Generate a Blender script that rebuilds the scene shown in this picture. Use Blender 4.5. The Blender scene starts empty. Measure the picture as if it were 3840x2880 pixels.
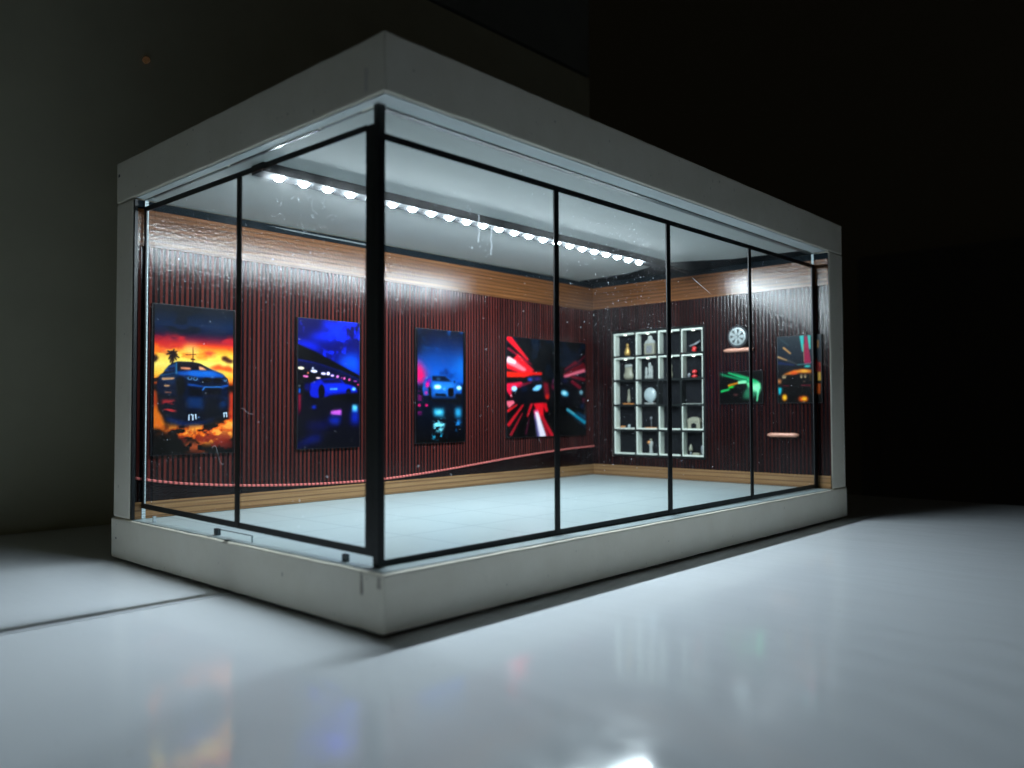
import bpy, bmesh, math, random
import numpy as np
from mathutils import Vector, noise as mnoise

random.seed(7)
S = bpy.context.scene
COL = S.collection
PI = math.pi

# ------------------------------------------------------------------ sizes (metres)
L, D = 0.400, 0.2183            # footprint of the case
ZB, ZR, ZT = 0.0207, 0.1801, 0.2008
YB, XE = 0.1975, 0.3760         # inner faces of the back and the end wall
XG, YG = 0.0060, 0.0105         # planes of the side and the front pane
LED_Y, LED_Z = 0.1020, 0.1752

# ------------------------------------------------------------------ object helpers
def tag(o, label=None, cat=None, group=None, kind=None):
    if label: o['label'] = label
    if cat: o['category'] = cat
    if group: o['group'] = group
    if kind: o['kind'] = kind
    return o

def thing(name, label, cat, loc=(0, 0, 0), group=None):
    o = bpy.data.objects.new(name, None)
    o.empty_display_size = 0.01
    COL.objects.link(o)
    o.location = loc
    return tag(o, label, cat, group)

def link(name, me, parent=None, mat=None):
    o = bpy.data.objects.new(name, me)
    COL.objects.link(o)
    if mat is not None: me.materials.append(mat)
    if parent is not None:
        o.parent = parent
        if parent.type == 'EMPTY':
            o.location = -Vector(parent.location)
    return o

class MB:
    """collects shapes in world coordinates and links them as one mesh object"""
    def __init__(s): s.bm = bmesh.new()
    def box(s, x0, x1, y0, y1, z0, z1, bev=0, seg=2):
        r = bmesh.ops.create_cube(s.bm, size=1.0)
        for v in r['verts']:
            v.co = ((x0 + x1) / 2 + v.co.x * (x1 - x0), (y0 + y1) / 2 + v.co.y * (y1 - y0), (z0 + z1) / 2 + v.co.z * (z1 - z0))
        if bev:
            es = list({e for v in r['verts'] for e in v.link_edges})
            bmesh.ops.bevel(s.bm, geom=es, offset=bev, segments=seg, profile=0.5, affect='EDGES')
        return s
    def prism(s, pts, axis, a0, a1):
        """polygon pts (2-D) extruded along axis from a0 to a1"""
        def P(p, a):
            return {'x': (a, p[0], p[1]), 'y': (p[0], a, p[1]), 'z': (p[0], p[1], a)}[axis]
        v0 = [s.bm.verts.new(P(p, a0)) for p in pts]
        v1 = [s.bm.verts.new(P(p, a1)) for p in pts]
        s.bm.faces.new(v0); s.bm.faces.new(v1)
        n = len(pts)
        for i in range(n):
            s.bm.faces.new((v0[i], v0[(i + 1) % n], v1[(i + 1) % n], v1[i]))
        return s
    def lathe(s, prof, c, axis='z', seg=20, sx=1.0):
        """profile of (radius, height) turned about an axis through c"""
        rings = []
        for r, h in prof:
            ring = []
            for k in range(seg):
                a = 2 * PI * k / seg
                u, v = r * math.cos(a) * sx, r * math.sin(a)
                p = {'z': (u, v, h), 'x': (h, u, v), 'y': (u, h, v)}[axis]
                ring.append(s.bm.verts.new((c[0] + p[0], c[1] + p[1], c[2] + p[2])))
            rings.append(ring)
        for a, b in zip(rings, rings[1:]):
            for k in range(seg):
                s.bm.faces.new((a[k], a[(k + 1) % seg], b[(k + 1) % seg], b[k]))
        s.bm.faces.new(rings[0]); s.bm.faces.new(rings[-1])
        return s
    def tube(s, pts, r, seg=8, taper=None):
        pts = [Vector(p) for p in pts]
        rings = []
        for i, p in enumerate(pts):
            d = (pts[min(i + 1, len(pts) - 1)] - pts[max(i - 1, 0)]).normalized()
            up = Vector((0, 0, 1)) if abs(d.z) < .9 else Vector((1, 0, 0))
            a = d.cross(up).normalized(); b = d.cross(a)
            rr = r if taper is None else r * taper[i]
            rings.append([s.bm.verts.new(p + a * rr * math.cos(2 * PI * k / seg) + b * rr * math.sin(2 * PI * k / seg)) for k in range(seg)])
        for a, b in zip(rings, rings[1:]):
            for k in range(seg):
                s.bm.faces.new((a[k], a[(k + 1) % seg], b[(k + 1) % seg], b[k]))
        s.bm.faces.new(rings[0]); s.bm.faces.new(rings[-1])
        return s
    def build(s, name, mat, parent=None, smooth=False):
        bmesh.ops.recalc_face_normals(s.bm, faces=s.bm.faces)
        me = bpy.data.meshes.new(name)
        s.bm.to_mesh(me); s.bm.free()
        if smooth:
            for p in me.polygons: p.use_smooth = True
        return link(name, me, parent, mat)

# ------------------------------------------------------------------ node helpers
class NT:
    def __init__(s, name):
        s.m = bpy.data.materials.new(name); s.m.use_nodes = True
        s.t = s.m.node_tree; s.t.nodes.clear()
        s.out = s.t.nodes.new('ShaderNodeOutputMaterial')
    def n(s, typ, **kw):
        nd = s.t.nodes.new('ShaderNode' + typ)
        for k, v in kw.items(): setattr(nd, k, v)
        return nd
    def l(s, a, b): s.t.links.new(a, b)
    def val(s, sock, v):
        if isinstance(v, bpy.types.NodeSocket): s.l(v, sock)
        else:
            if isinstance(v, tuple) and len(v) == 3 and sock.type == 'RGBA': v = (*v, 1)
            sock.default_value = v
    def math(s, op, a, b=0.0, c=0.0):
        nd = s.n('Math', operation=op)
        s.val(nd.inputs[0], a); s.val(nd.inputs[1], b); s.val(nd.inputs[2], c)
        return nd.outputs[0]
    def mix(s, f, a, b):
        nd = s.n('Mix', data_type='RGBA')
        s.val(nd.inputs[0], f); s.val(nd.inputs[6], a); s.val(nd.inputs[7], b)
        return nd.outputs[2]
    def ramp(s, f, stops, interp='LINEAR'):
        nd = s.n('ValToRGB'); cr = nd.color_ramp; cr.interpolation = interp
        while len(cr.elements) < len(stops): cr.elements.new(0.5)
        for e, (p, c) in zip(cr.elements, stops):
            e.position = p; e.color = (c, c, c, 1) if not isinstance(c, tuple) else (*c, 1)
        s.val(nd.inputs[0], f)
        return nd.outputs[0]
    def obj(s):
        if not hasattr(s, '_o'):
            s._o = s.n('TexCoord').outputs['Object']
            sp = s.n('SeparateXYZ'); s.l(s._o, sp.inputs[0]); s.x, s.y, s.z = sp.outputs
        return s._o
    def noise(s, scale, detail=2, rough=.5, vec=None, stretch=None, w=0):
        nd = s.n('TexNoise'); nd.inputs['Scale'].default_value = scale
        nd.inputs['Detail'].default_value = detail; nd.inputs['Roughness'].default_value = rough
        v = vec or s.obj()
        if stretch or w:
            mp = s.n('Mapping'); s.l(v, mp.inputs[0]); mp.inputs['Scale'].default_value = stretch or (1, 1, 1)
            mp.inputs['Location'].default_value = (w, w, w); v = mp.outputs[0]
        s.l(v, nd.inputs['Vector'])
        return nd.outputs[0]
    def bump(s, h, strength, dist, prev=None):
        nd = s.n('Bump'); nd.inputs['Strength'].default_value = strength; nd.inputs['Distance'].default_value = dist
        s.l(h, nd.inputs['Height'])
        if prev: s.l(prev, nd.inputs['Normal'])
        return nd.outputs[0]
    def pbr(s, col, rough=.5, spec=.5, metal=0, normal=None, coat=0, coat_r=.1):
        b = s.n('BsdfPrincipled')
        s.val(b.inputs['Base Color'], col); s.val(b.inputs['Roughness'], rough)
        s.val(b.inputs['Specular IOR Level'], spec); s.val(b.inputs['Metallic'], metal)
        b.inputs['Coat Weight'].default_value = coat; b.inputs['Coat Roughness'].default_value = coat_r
        if normal: s.l(normal, b.inputs['Normal'])
        s.l(b.outputs[0], s.out.inputs[0])
        return b

def srgb(r, g, b):
    f = lambda c: (c / 12.92 if c <= .04045 else ((c + .055) / 1.055) ** 2.4)
    return (f(r / 255), f(g / 255), f(b / 255))

def simple(name, col, rough=.5, spec=.5, metal=0, vary=.06, scale=300, bump=0):
    t = NT(name)
    nz = t.noise(scale, 3, .6)
    k = t.ramp(nz, [(.3, 1 - vary), (.7, 1 + vary)])
    m = t.n('Mix', data_type='RGBA', blend_type='MULTIPLY'); m.inputs[0].default_value = 1
    m.inputs[6].default_value = (*col, 1); t.l(k, m.inputs[7])
    t.pbr(m.outputs[2], rough, spec, metal, t.bump(nz, .3, bump) if bump else None)
    return t.m

# ------------------------------------------------------------------ materials
def paint_material():
    """hand-painted white board: slightly grainy, a few scuffs and stains of their own shape"""
    t = NT('painted_board'); t.obj()
    n1 = t.noise(45, 4, .65); n2 = t.noise(900, 2, .6); n3 = t.noise(160, 3, .6)
    base = t.mix(t.ramp(n1, [(.3, 0.0), (.7, 1.0)]), (.80, .745, .625), (.86, .81, .70))
    spk = t.ramp(t.noise(420, 1, .5, w=3.1), [(.745, 0.0), (.79, 1.0)])
    base = t.mix(t.math('MULTIPLY', spk, .45), base, (.22, .19, .15))
    # brown scuff beside the near corner, low on the left face, and a faint one on the roof edge above
    def blob(cy, cz, hy, hz, amt):
        a = t.math('DIVIDE', t.math('ABSOLUTE', t.math('SUBTRACT', t.y, cy)), hy)
        b = t.math('DIVIDE', t.math('ABSOLUTE', t.math('SUBTRACT', t.z, cz)), hz)
        m = t.math('MAXIMUM', a, b)
        m = t.math('ADD', m, t.math('MULTIPLY', t.math('SUBTRACT', n3, .5), 1.3))
        m = t.math('MULTIPLY', t.ramp(m, [(.65, 1.0), (1.0, 0.0)]), amt)
        return t.math('MULTIPLY', m, t.math('LESS_THAN', t.x, .004))
    base = t.mix(blob(.0115, .0165, .0010, .0042, .75), base, (.20, .16, .12))
    base = t.mix(blob(.0022, .0180, .0012, .0022, .6), base, (.24, .19, .14))
    base = t.mix(blob(.0600, .0130, .0007, .0009, .5), base, (.25, .22, .18))
    base = t.mix(blob(.2120, .0110, .0008, .0006, .8), base, (.10, .09, .08))
    base = t.mix(blob(.2145, .1940, .0011, .0008, 1), base, (.02, .02, .02))
    base = t.mix(blob(.0105, .1860, .0012, .0045, .5), base, (.46, .43, .40))
    h = t.math('ADD', t.math('MULTIPLY', n2, .5), n3)
    t.pbr(base, .62, .35, 0, t.bump(h, .35, .00035))
    return t.m
M = {}
M['paint'] = paint_material()

def slat_material(axis, dark=1.0):
    """printed slat panelling under a grained glossy laminate"""
    t = NT('slat_print' if dark == 1 else 'dark_shaded_slat_print'); t.obj()
    c = t.x if axis == 'x' else t.y
    u = t.math('DIVIDE', c, .00272)
    fr = t.math('FRACT', u); idx = t.math('FLOOR', u)
    wn = t.n('TexWhiteNoise', noise_dimensions='1D'); t.l(idx, wn.inputs['W'])
    tri = t.math('ABSOLUTE', t.math('SUBTRACT', fr, .5))
    slat = t.ramp(tri, [(.19, 1.0), (.29, 0.0)])
    grain = t.noise(1, 3, .6, stretch=(2600, 2600, 60))
    tone = t.math('ADD', t.math('MULTIPLY', wn.outputs[0], .75), t.math('MULTIPLY', grain, .55))
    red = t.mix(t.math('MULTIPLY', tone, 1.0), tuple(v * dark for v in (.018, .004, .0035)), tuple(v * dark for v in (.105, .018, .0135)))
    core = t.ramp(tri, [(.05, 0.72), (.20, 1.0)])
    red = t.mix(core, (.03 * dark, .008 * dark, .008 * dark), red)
    colr = t.mix(slat, (.0032, .0026, .0040), red)
    g1 = t.noise(1000, 1, .5); g2 = t.noise(420, 2, .5)
    h = t.math('ADD', g1, t.math('MULTIPLY', g2, .7))
    h2 = t.math('MULTIPLY', slat, .4)
    t.pbr(colr, .15, .24, 0, t.bump(t.math('ADD', h, h2), .34, .00026))
    return t.m
M['slat_x'] = slat_material('x'); M['slat_y_shaded'] = slat_material('y', .34)  # end wall: same print darkened, its weaker light put into the colour
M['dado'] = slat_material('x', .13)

def wood_material(name, c0, c1, lines, lw, seed=0):
    t = NT(name); t.obj()
    g = t.noise(1, 5, .6, stretch=(28, 28, 1900), w=seed)
    g2 = t.noise(1, 3, .6, stretch=(9, 9, 500), w=seed + 5)
    f = t.math('ADD', t.math('MULTIPLY', g, .65), t.math('MULTIPLY', g2, .45))
    colr = t.mix(t.ramp(f, [(.36, 0.0), (.72, 1.0)]), c0, c1)
    fr = t.math('FRACT', t.math('DIVIDE', t.math('ADD', t.z, t.math('MULTIPLY', g2, .0006)), lines))
    tri = t.math('ABSOLUTE', t.math('SUBTRACT', fr, .5))
    ln = t.ramp(tri, [(0.0, 1.0), (lw, 0.0)])
    colr = t.mix(t.math('MULTIPLY', ln, .62), colr, tuple(v * .22 for v in c0))
    h = t.math('ADD', t.noise(1000, 1, .5), t.math('MULTIPLY', t.noise(420, 2, .5), .6))
    t.pbr(colr, .17, .36, 0, t.bump(h, .40, .00026))
    return t.m
M['cornice'] = wood_material('brown_wood_print', (.060, .020, .007), (.200, .078, .026), .0026, .30, 0)
M['skirting'] = wood_material('light_wood_print', (.170, .080, .030), (.330, .195, .090), .0030, .20, 2.3)

M['black'] = simple('black_tape', (.006, .0075, .009), .42, .4, vary=.3, scale=700, bump=.0001)
M['dark_gap'] = simple('dark_gap', (.012, .012, .014), .7, .2)
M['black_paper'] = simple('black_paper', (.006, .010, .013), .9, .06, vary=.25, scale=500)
M['white_plate'] = simple('white_plate', (.47, .48, .47), .85, .15, vary=.015, scale=60)
M['grey_channel'] = simple('clear_channel', (.10, .12, .125), .35, .5, vary=.08, scale=400)
M['housing'] = simple('grey_housing', (.022, .024, .026), .8, .08, vary=.2, scale=800)
M['spacer'] = simple('smoky_spacer', (.055, .075, .085), .25, .5, vary=.3, scale=1500)

def floor_material():
    t = NT('tile_print'); t.obj()
    def joint(c, off, p):
        fr = t.math('FRACT', t.math('DIVIDE', t.math('SUBTRACT', c, off), p))
        return t.math('LESS_THAN', t.math('ABSOLUTE', t.math('SUBTRACT', fr, .5)), .0095)
    j = t.math('MAXIMUM', joint(t.x, .0580 - .01975, .0395), joint(t.y, .0580 - .0202, .0404))
    n = t.noise(14, 4, .6)
    c = t.mix(t.ramp(n, [(.3, 0.0), (.7, 1.0)]), (.30, .365, .375), (.335, .40, .41))
    c = t.mix(t.math('MULTIPLY', j, .8), c, (.15, .20, .24))
    t.pbr(c, .34, .5, 0, t.bump(t.noise(900, 2, .5), .2, .0001))
    return t.m
M['tile'] = floor_material()

def glass_material():
    t = NT('clear_acrylic'); t.obj()
    geo = t.n('NewGeometry')
    fres = t.n('Fresnel'); fres.inputs['IOR'].default_value = 1.46
    k = t.math('MULTIPLY', t.math('MULTIPLY', fres.outputs[0], .45), t.math('SUBTRACT', 1.0, geo.outputs['Backfacing']))
    tr = t.n('BsdfTransparent'); tr.inputs[0].default_value = (.965, .985, .98, 1)
    gl = t.n('BsdfGlossy'); gl.inputs['Roughness'].default_value = .02
    m1 = t.n('MixShader'); t.l(k, m1.inputs[0]); t.l(tr.outputs[0], m1.inputs[1]); t.l(gl.outputs[0], m1.inputs[2])
    # thin film of dust and wiped smears that catches the light
    n1 = t.noise(26, 4, .62); n2 = t.noise(1, 3, .6, stretch=(420, 420, 90)); n3 = t.noise(1150, 1, .5)
    d = t.math('MULTIPLY', t.ramp(n1, [(.40, .10), (.66, 1.0)]), t.ramp(n2, [(.35, .35), (.7, 1.0)]))
    d = t.math('MULTIPLY', d, t.ramp(n3, [(.40, .25), (.72, 1.0)]))
    d = t.math('MULTIPLY', d, .014)
    df = t.n('BsdfDiffuse'); df.inputs[0].default_value = (.8, .85, .9, 1)
    tl = t.n('BsdfTranslucent'); tl.inputs[0].default_value = (.8, .85, .9, 1)
    md = t.n('MixShader'); md.inputs[0].default_value = .6; t.l(df.outputs[0], md.inputs[1]); t.l(tl.outputs[0], md.inputs[2])
    m2 = t.n('MixShader'); t.l(d, m2.inputs[0]); t.l(m1.outputs[0], m2.inputs[1]); t.l(md.outputs[0], m2.inputs[2])
    # the greasy film also scatters a little light forward, a soft veil round bright lamps
    fw = t.n('BsdfRefraction'); fw.inputs['IOR'].default_value = 1.16; fw.inputs['Roughness'].default_value = .55
    kf = t.math('MULTIPLY', t.math('ADD', .0006, t.math('MULTIPLY', t.ramp(n1, [(.38, 0.0), (.66, 1.0)]), .0026)), t.math('SUBTRACT', 1.0, geo.outputs['Backfacing']))
    m3 = t.n('MixShader'); t.l(kf, m3.inputs[0]); t.l(m2.outputs[0], m3.inputs[1]); t.l(fw.outputs[0], m3.inputs[2])
    t.l(m3.outputs[0], t.out.inputs[0])
    return t.m
M['glass'] = glass_material()

def dust_material():
    t = NT('dust'); 
    df = t.n('BsdfDiffuse'); df.inputs[0].default_value = (.72, .76, .82, 1)
    tl = t.n('BsdfTranslucent'); tl.inputs[0].default_value = (.72, .76, .82, 1)
    md = t.n('MixShader'); md.inputs[0].default_value = .65
    t.l(df.outputs[0], md.inputs[1]); t.l(tl.outputs[0], md.inputs[2]); t.l(md.outputs[0], t.out.inputs[0])
    return t.m
M['dust'] = dust_material()

def edge_material():
    t = NT('acrylic_edge'); t.obj()
    n = t.noise(1, 2, .6, stretch=(300, 300, 1300))
    b = t.pbr((.62, .72, .76), t.ramp(n, [(.4, .05), (.6, .4)]), .8, 0, t.bump(n, .8, .0006))
    b.inputs['Transmission Weight'].default_value = .25
    return t.m
M['edge'] = edge_material()

def emit(name, col, strength):
    t = NT(name); e = t.n('Emission'); e.inputs[0].default_value = (*col, 1); e.inputs[1].default_value = strength
    t.l(e.outputs[0], t.out.inputs[0]); return t.m
LED_COL = (.80, .915, 1.0)
M['led'] = emit('led_lens', LED_COL, 1050)

def table_material():
    t = NT('white_lacquer'); t.obj()
    n1 = t.noise(9, 4, .6); n2 = t.noise(1, 3, .55, stretch=(60, 14, 30)); n3 = t.noise(60, 3, .6)
    c = t.mix(t.ramp(n1, [(.3, 0.0), (.7, 1.0)]), (.79, .825, .875), (.83, .86, .905))
    spk = t.ramp(t.noise(330, 1, .5, w=1.7), [(.77, 0.0), (.80, 1.0)])
    c = t.mix(t.math('MULTIPLY', spk, .25), c, (.35, .34, .33))
    h = t.math('ADD', n2, t.math('MULTIPLY', n3, .22))
    t.pbr(c, t.ramp(n3, [(.3, .07), (.75, .13)]), .5, 0, t.bump(h, .10, .0016))
    return t.m
M['table'] = table_material()

# ------------------------------------------------------------------ the setting
def struct(name, mb, mat): return tag(mb.build(name, mat), kind='structure')
SEAM = .0997
YW = .352
struct('table_top', MB().box(-.9, .557, -.75, SEAM - .0009, -.022, 0, .0006), M['table'])
struct('table_top', MB().box(-.9, .557, SEAM + .0009, YW - .001, -.022, 0, .0006), M['table'])
struct('table_frame', MB().box(-.86, .53, -.70, YW - .02, -.060, -.0215), M['dark_gap'])
M['wall'] = simple('plaster', (.62, .60, .455), .8, .3, vary=.04, scale=25, bump=.001)
M['wall_up_shaded'] = simple('plaster_upper_shaded', (.27, .29, .28), .8, .3, vary=.04, scale=25)  # darker upper slab: the wall's fading light is put into its colour
M['far'] = simple('far_plaster', (.40, .37, .29), .8, .2)
M['far_dark'] = simple('dark_lacquer', (.17, .17, .18), .6, .3)
struct('wall', MB().box(-1.6, .578, YW, YW + .12, -.9, .4555), M['wall'])
struct('wall', MB().box(-1.6, .578, YW + .004, YW + .12, .4555, .4595), M['dark_gap'])
struct('wall', MB().box(-1.6, .578, YW, YW + .12, .4595, 1.7), M['wall_up_shaded'])
struct('far_wall', MB().box(2.60, 2.70, -2.6, 2.6, -.9, 2.0), M['far'])
struct('floor', MB().box(-1.6, 2.6, -2.6, 2.6, -.95, -.9), M['far_dark'])
o = thing('dark_sideboard', 'black sideboard in the unlit room beyond the table end', 'sideboard', (2.3, -.2, -.9))
MB().box(2.16, 2.598, -2.2, .62, -.9, .50, .01).build('carcase', M['far_dark'], o)
for k in range(4):
    MB().box(2.150, 2.159, -2.17 + k * .69, -1.51 + k * .69, -.82, .44, .004).build('door', M['far_dark'], o)
o = MB().lathe([(.0022, 0), (.0024, -.0015), (.0020, -.003), (.0008, -.0038)], (.0715, YW, .3165), 'y', 16).build('indicator_lamp', emit('amber_glow', (1.0, .55, .26), .030))
tag(o, 'tiny dim amber light on the dark wall above the left of the case', 'lamp')

# ------------------------------------------------------------------ the display case
case = thing('display_case', 'white framed glass display case built as a miniature car gallery, lit from inside', 'display case', (L / 2, D / 2, 0))
C = Vector(case.location)
MB().box(.0025, L - .0025, .0025, D - .0025, .00005, .0012).build('shade_plinth', M['dark_gap'], case)  # black inset plinth added as the contact shadow under the base
base = MB().box(0, L, 0, D, .0010, ZB, .0009).build('base', M['paint'], case)
def roughen(o, amp):
    bm = bmesh.new(); bm.from_mesh(o.data)
    bmesh.ops.subdivide_edges(bm, edges=[e for e in bm.edges if e.calc_length() > .02], cuts=70, use_grid_fill=True)
    for v in bm.verts:
        v.co += mnoise.noise_vector(v.co * 70) * amp + mnoise.noise_vector(v.co * 260 + Vector((3, 1, 7))) * amp * .5
    bm.to_mesh(o.data); bm.free()
roof = MB().box(.0006, L - .0006, .0006, D - .0006, ZR, ZT, .0007, 2).build('roof', M['paint'], case)
MB().box(.0016, XE - .0005, .0016, YB - .0005, ZB - .0002, ZB + .0004).build('floor_panel', M['tile'], case)
# pale sill strips of the base top outside the panes are the base itself; ceiling lining is a white plate
for o in (roof, base): roughen(o, .00018)
M['soffit'] = simple('soffit_paint', (.66, .70, .70), .7, .3, vary=.03, scale=80)
MB().prism([(.0016, .0016), (L - .0260, .0016), (L - .0260, YG), (XG - .0004, YG), (XG - .0004, YB - .001), (.0016, YB - .001)], 'z', ZR - .00055, ZR - .00025).build('soffit_strip', M['soffit'], case)
cp = MB().box(XG + .0016, .3605, YG + .0034, YB - .0004, ZR - .0006, ZR - .00005).build('ceiling_panel', M['white_plate'], case)
MB().prism([(.3607, .012), (XE - .0003, .012), (XE - .0003, YB - .0004), (.3590, YB - .0004), (.3560, .150), (.3400, .112), (.3360, .100), (.3560, .060)], 'z', ZR - .0010, ZR - .00062).build('ceiling_border', M['black_paper'], case)

# --- back wall and its printed lining
bw = MB().box(.0004, L - .0008, YB, D - .0012, ZB + .0005, ZR - .0005, .0012).build('back_wall', M['paint'], case)
rope = [(-1, 42.3), (2.6, 41.4), (8.5, 39.8), (28, 36.8), (48, 34.8), (65, 33.4), (88, 32.1), (113, 31.2), (144, 30.9), (160, 31.2), (192, 32.9), (226, 35.4), (273, 39.2), (315.5, 42.0), (345, 43.5), (376, 44.5)]
rx = np.array([p[0] for p in rope]) / 1000; rz = np.array([p[1] for p in rope]) / 1000
xs = np.linspace(.0012, XE - .0003, 120)
# smooth the measured curve
zs = np.interp(xs, rx, rz); 
for _ in range(14): zs[1:-1] = (zs[:-2] + 2 * zs[1:-1] + zs[2:]) / 4
MB().box(.0012, XE + .0005, YB - .0004, YB - .00005, .0212, .1782).build('slat_panel', M['slat_x'], bw)
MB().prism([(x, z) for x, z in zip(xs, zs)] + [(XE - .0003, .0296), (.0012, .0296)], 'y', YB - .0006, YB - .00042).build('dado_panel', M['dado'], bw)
MB().box(.0012, XE - .0001, YB - .0010, YB - .00042, .1562, .1748, .0001, 1).build('cornice_board', M['cornice'], bw)
MB().box(.0012, XE - .0001, YB - .0013, YB - .00042, ZB + .00062, .0295, .0002, 1).build('skirting_board', M['skirting'], bw)
MB().box(.0012, XE - .0001, YB - .0008, YB - .00042, .1749, ZR - .0011).build('black_strip', M['black_paper'], bw)  # black paper band along the top of the wall
MB().box(.0009, .0024, YB - .0016, YB + .0004, ZB + .0006, ZR - .0011).build('edge_strip', M['black'], bw)
MB().prism([(.074, .1779), (.150, .1775), (.149, .1765), (.090, .1770)], 'y', YB - .0011, YB - .00085).build('paper_sliver', M['grey_channel'], bw)
# --- end wall
HY0, HY1, HZ0, HZ1 = .0940, .1782, .0371, .1374          # opening for the cubby cabinet
ew = MB()
for b in ((.0004, HY0, ZB + .0005, ZR - .0005), (HY1, YB - .0002, ZB + .0005, ZR - .0005), (HY0, HY1, ZB + .0005, HZ0), (HY0, HY1, HZ1, ZR - .0005)):
    ew.box(XE, L - .0012, *b, .0006)
ew = ew.build('end_wall', M['paint'], case)
m = MB()
for b in ((.0010, HY0, .0212, .1782), (HY1, YB - .0003, .0212, .1782), (HY0, HY1, .0212, HZ0), (HY0, HY1, HZ1, .1782)):
    m.box(XE - .0004, XE - .00005, *b)
m.build('slat_panel', M['slat_y_shaded'], ew)
MB().box(XE - .0010, XE - .00042, .0010, YB - .0003, .1572, .1748, .0001, 1).build('cornice_board', M['cornice'], ew)
MB().box(XE - .0013, XE - .00042, .0010, YB - .0003, ZB + .0006, .0298, .0002, 1).build('skirting_board', M['skirting'], ew)
MB().box(XE - .0008, XE - .00042, .0010, YB - .0003, .1749, ZR - .0011).build('black_strip', M['black_paper'], ew)

# --- panes
def flecks(n, pos, size, seed):
    """dust specks and short scratches: n small irregular flakes, pos() gives (along, z), mapped by the caller"""
    rr = random.Random(seed); out = []
    for _ in range(n):
        a, z = pos(rr)
        s = size(rr); k = rr.choice((3, 4, 5, 5)); ph = rr.random() * 6.28; st = rr.choice((1, 1, 1, .6, 2.2)); an = rr.random() * PI
        pts = []
        for i in range(k):
            t = ph + 2 * PI * i / k; r = s * (.6 + .6 * rr.random())
            u, v = r * math.cos(t) * st, r * math.sin(t)
            pts.append((a + u * math.cos(an) - v * math.sin(an), z + u * math.sin(an) + v * math.cos(an)))
        out.append(pts)
    return out
def stroke(pts, w):
    """thin bent hair or scratch as a strip of quads"""
    out = []
    for (a, b), (c, d) in zip(pts, pts[1:]):
        l = math.hypot(c - a, d - b) or 1; nx, ny = -(d - b) / l * w, (c - a) / l * w
        out.append([(a - nx, b - ny), (c - nx, d - ny), (c + nx, d + ny), (a + nx, b + ny)])
    return out
def dust_mesh(polys, to3, parent):
    vs, fs = [], []
    for p in polys:
        i = len(vs); vs += [to3(a, z) for a, z in p]; fs.append(list(range(i, i + len(p))))
    me = bpy.data.meshes.new('dust'); me.from_pydata(vs, [], fs)
    return tag(link('dust', me, parent, M['dust']), kind='stuff')

T = .0015
fp = MB().box(.0086, XE - .0012, YG, YG + T, ZB + .00045, ZR - .0009).build('front_pane', M['glass'], case)
y0, y1 = YG - .0005, YG - .00005
def bars(parent, specs):
    for nm, b in specs: MB().box(*b).build(nm, M['black'], parent)
def sloped(parent, name, a0, a1, zl0, zh0, zl1, zh1, axis, p0, p1):
    MB().prism([(a0, zl0), (a1, zl1), (a1, zh1), (a0, zh0)], axis, p0, p1).build(name, M['black'], parent)
sloped(fp, 'top_rail', .00803, XE - .0013, .1676, .1700, .1692, .1716, 'y', y0, y1)
sloped(fp, 'bottom_rail', .00803, XE - .0013, .0209, .0232, .0214, .0242, 'y', y0, y1)
for xa, xb in ((.0996, .1027), (.1888, .1924), (.2785, .2818)):
    MB().box(xa, xb, y0 - .0002, y1 - .00003, .0222, .1690).build('mullion', M['black'], fp)
MB().box(.3700, XE - .0011, y0 - .0002, y1 - .00003, .0213, .1700).build('end_strip', M['black'], fp)
MB().box(XE - .00118, XE - .0006, YG, YG + T, ZB + .00045, ZR - .0009).build('pane_edge', M['edge'], fp)
def front_pos(r):
    while True:
        a = .012 + r.random() * .36; z = .024 + r.random() * .150
        d = math.exp(-((a - .150) / .036) ** 2) * (.18 + .82 * math.exp(-((z - .150) / .035) ** 2)) + .07
        if r.random() < d: return a, z
P = flecks(1050, front_pos, lambda r: .00008 + .00017 * r.random() ** 3.0, 3)
P += flecks(34, front_pos, lambda r: .00015 + .00016 * r.random(), 5)
rr = random.Random(12)
for _ in range(70):
    a, z = front_pos(rr); an = rr.random() * PI; l = .0006 + .0022 * rr.random()
    P += stroke([(a, z), (a + l * .5 * math.cos(an), z + l * .5 * math.sin(an) + .0002 * rr.random()), (a + l * math.cos(an), z + l * math.sin(an))], .000022)
for cx, cz in ((.0545, .150), (.0615, .146)):
    P += stroke([(cx + .0003 * math.sin(i * 1.7), cz - i * .0016) for i in range(8)], .00014)
for a, z, l in ((.049, .1508, .001), (.0575, .1370, .0025)):
    P += flecks(7, lambda r: (a + (r.random() - .5) * l * 2, z + (r.random() - .5) * l * 3), lambda r: .0002, int(a * 1e4))
for k in range(9): P += stroke([(.215 + k * .0018, .1440 - k * .0006), (.219 + k * .0019, .1424 - k * .0006)], .00002)
dust_mesh(P, lambda a, z: (a, YG - .0001, z), fp)

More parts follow.
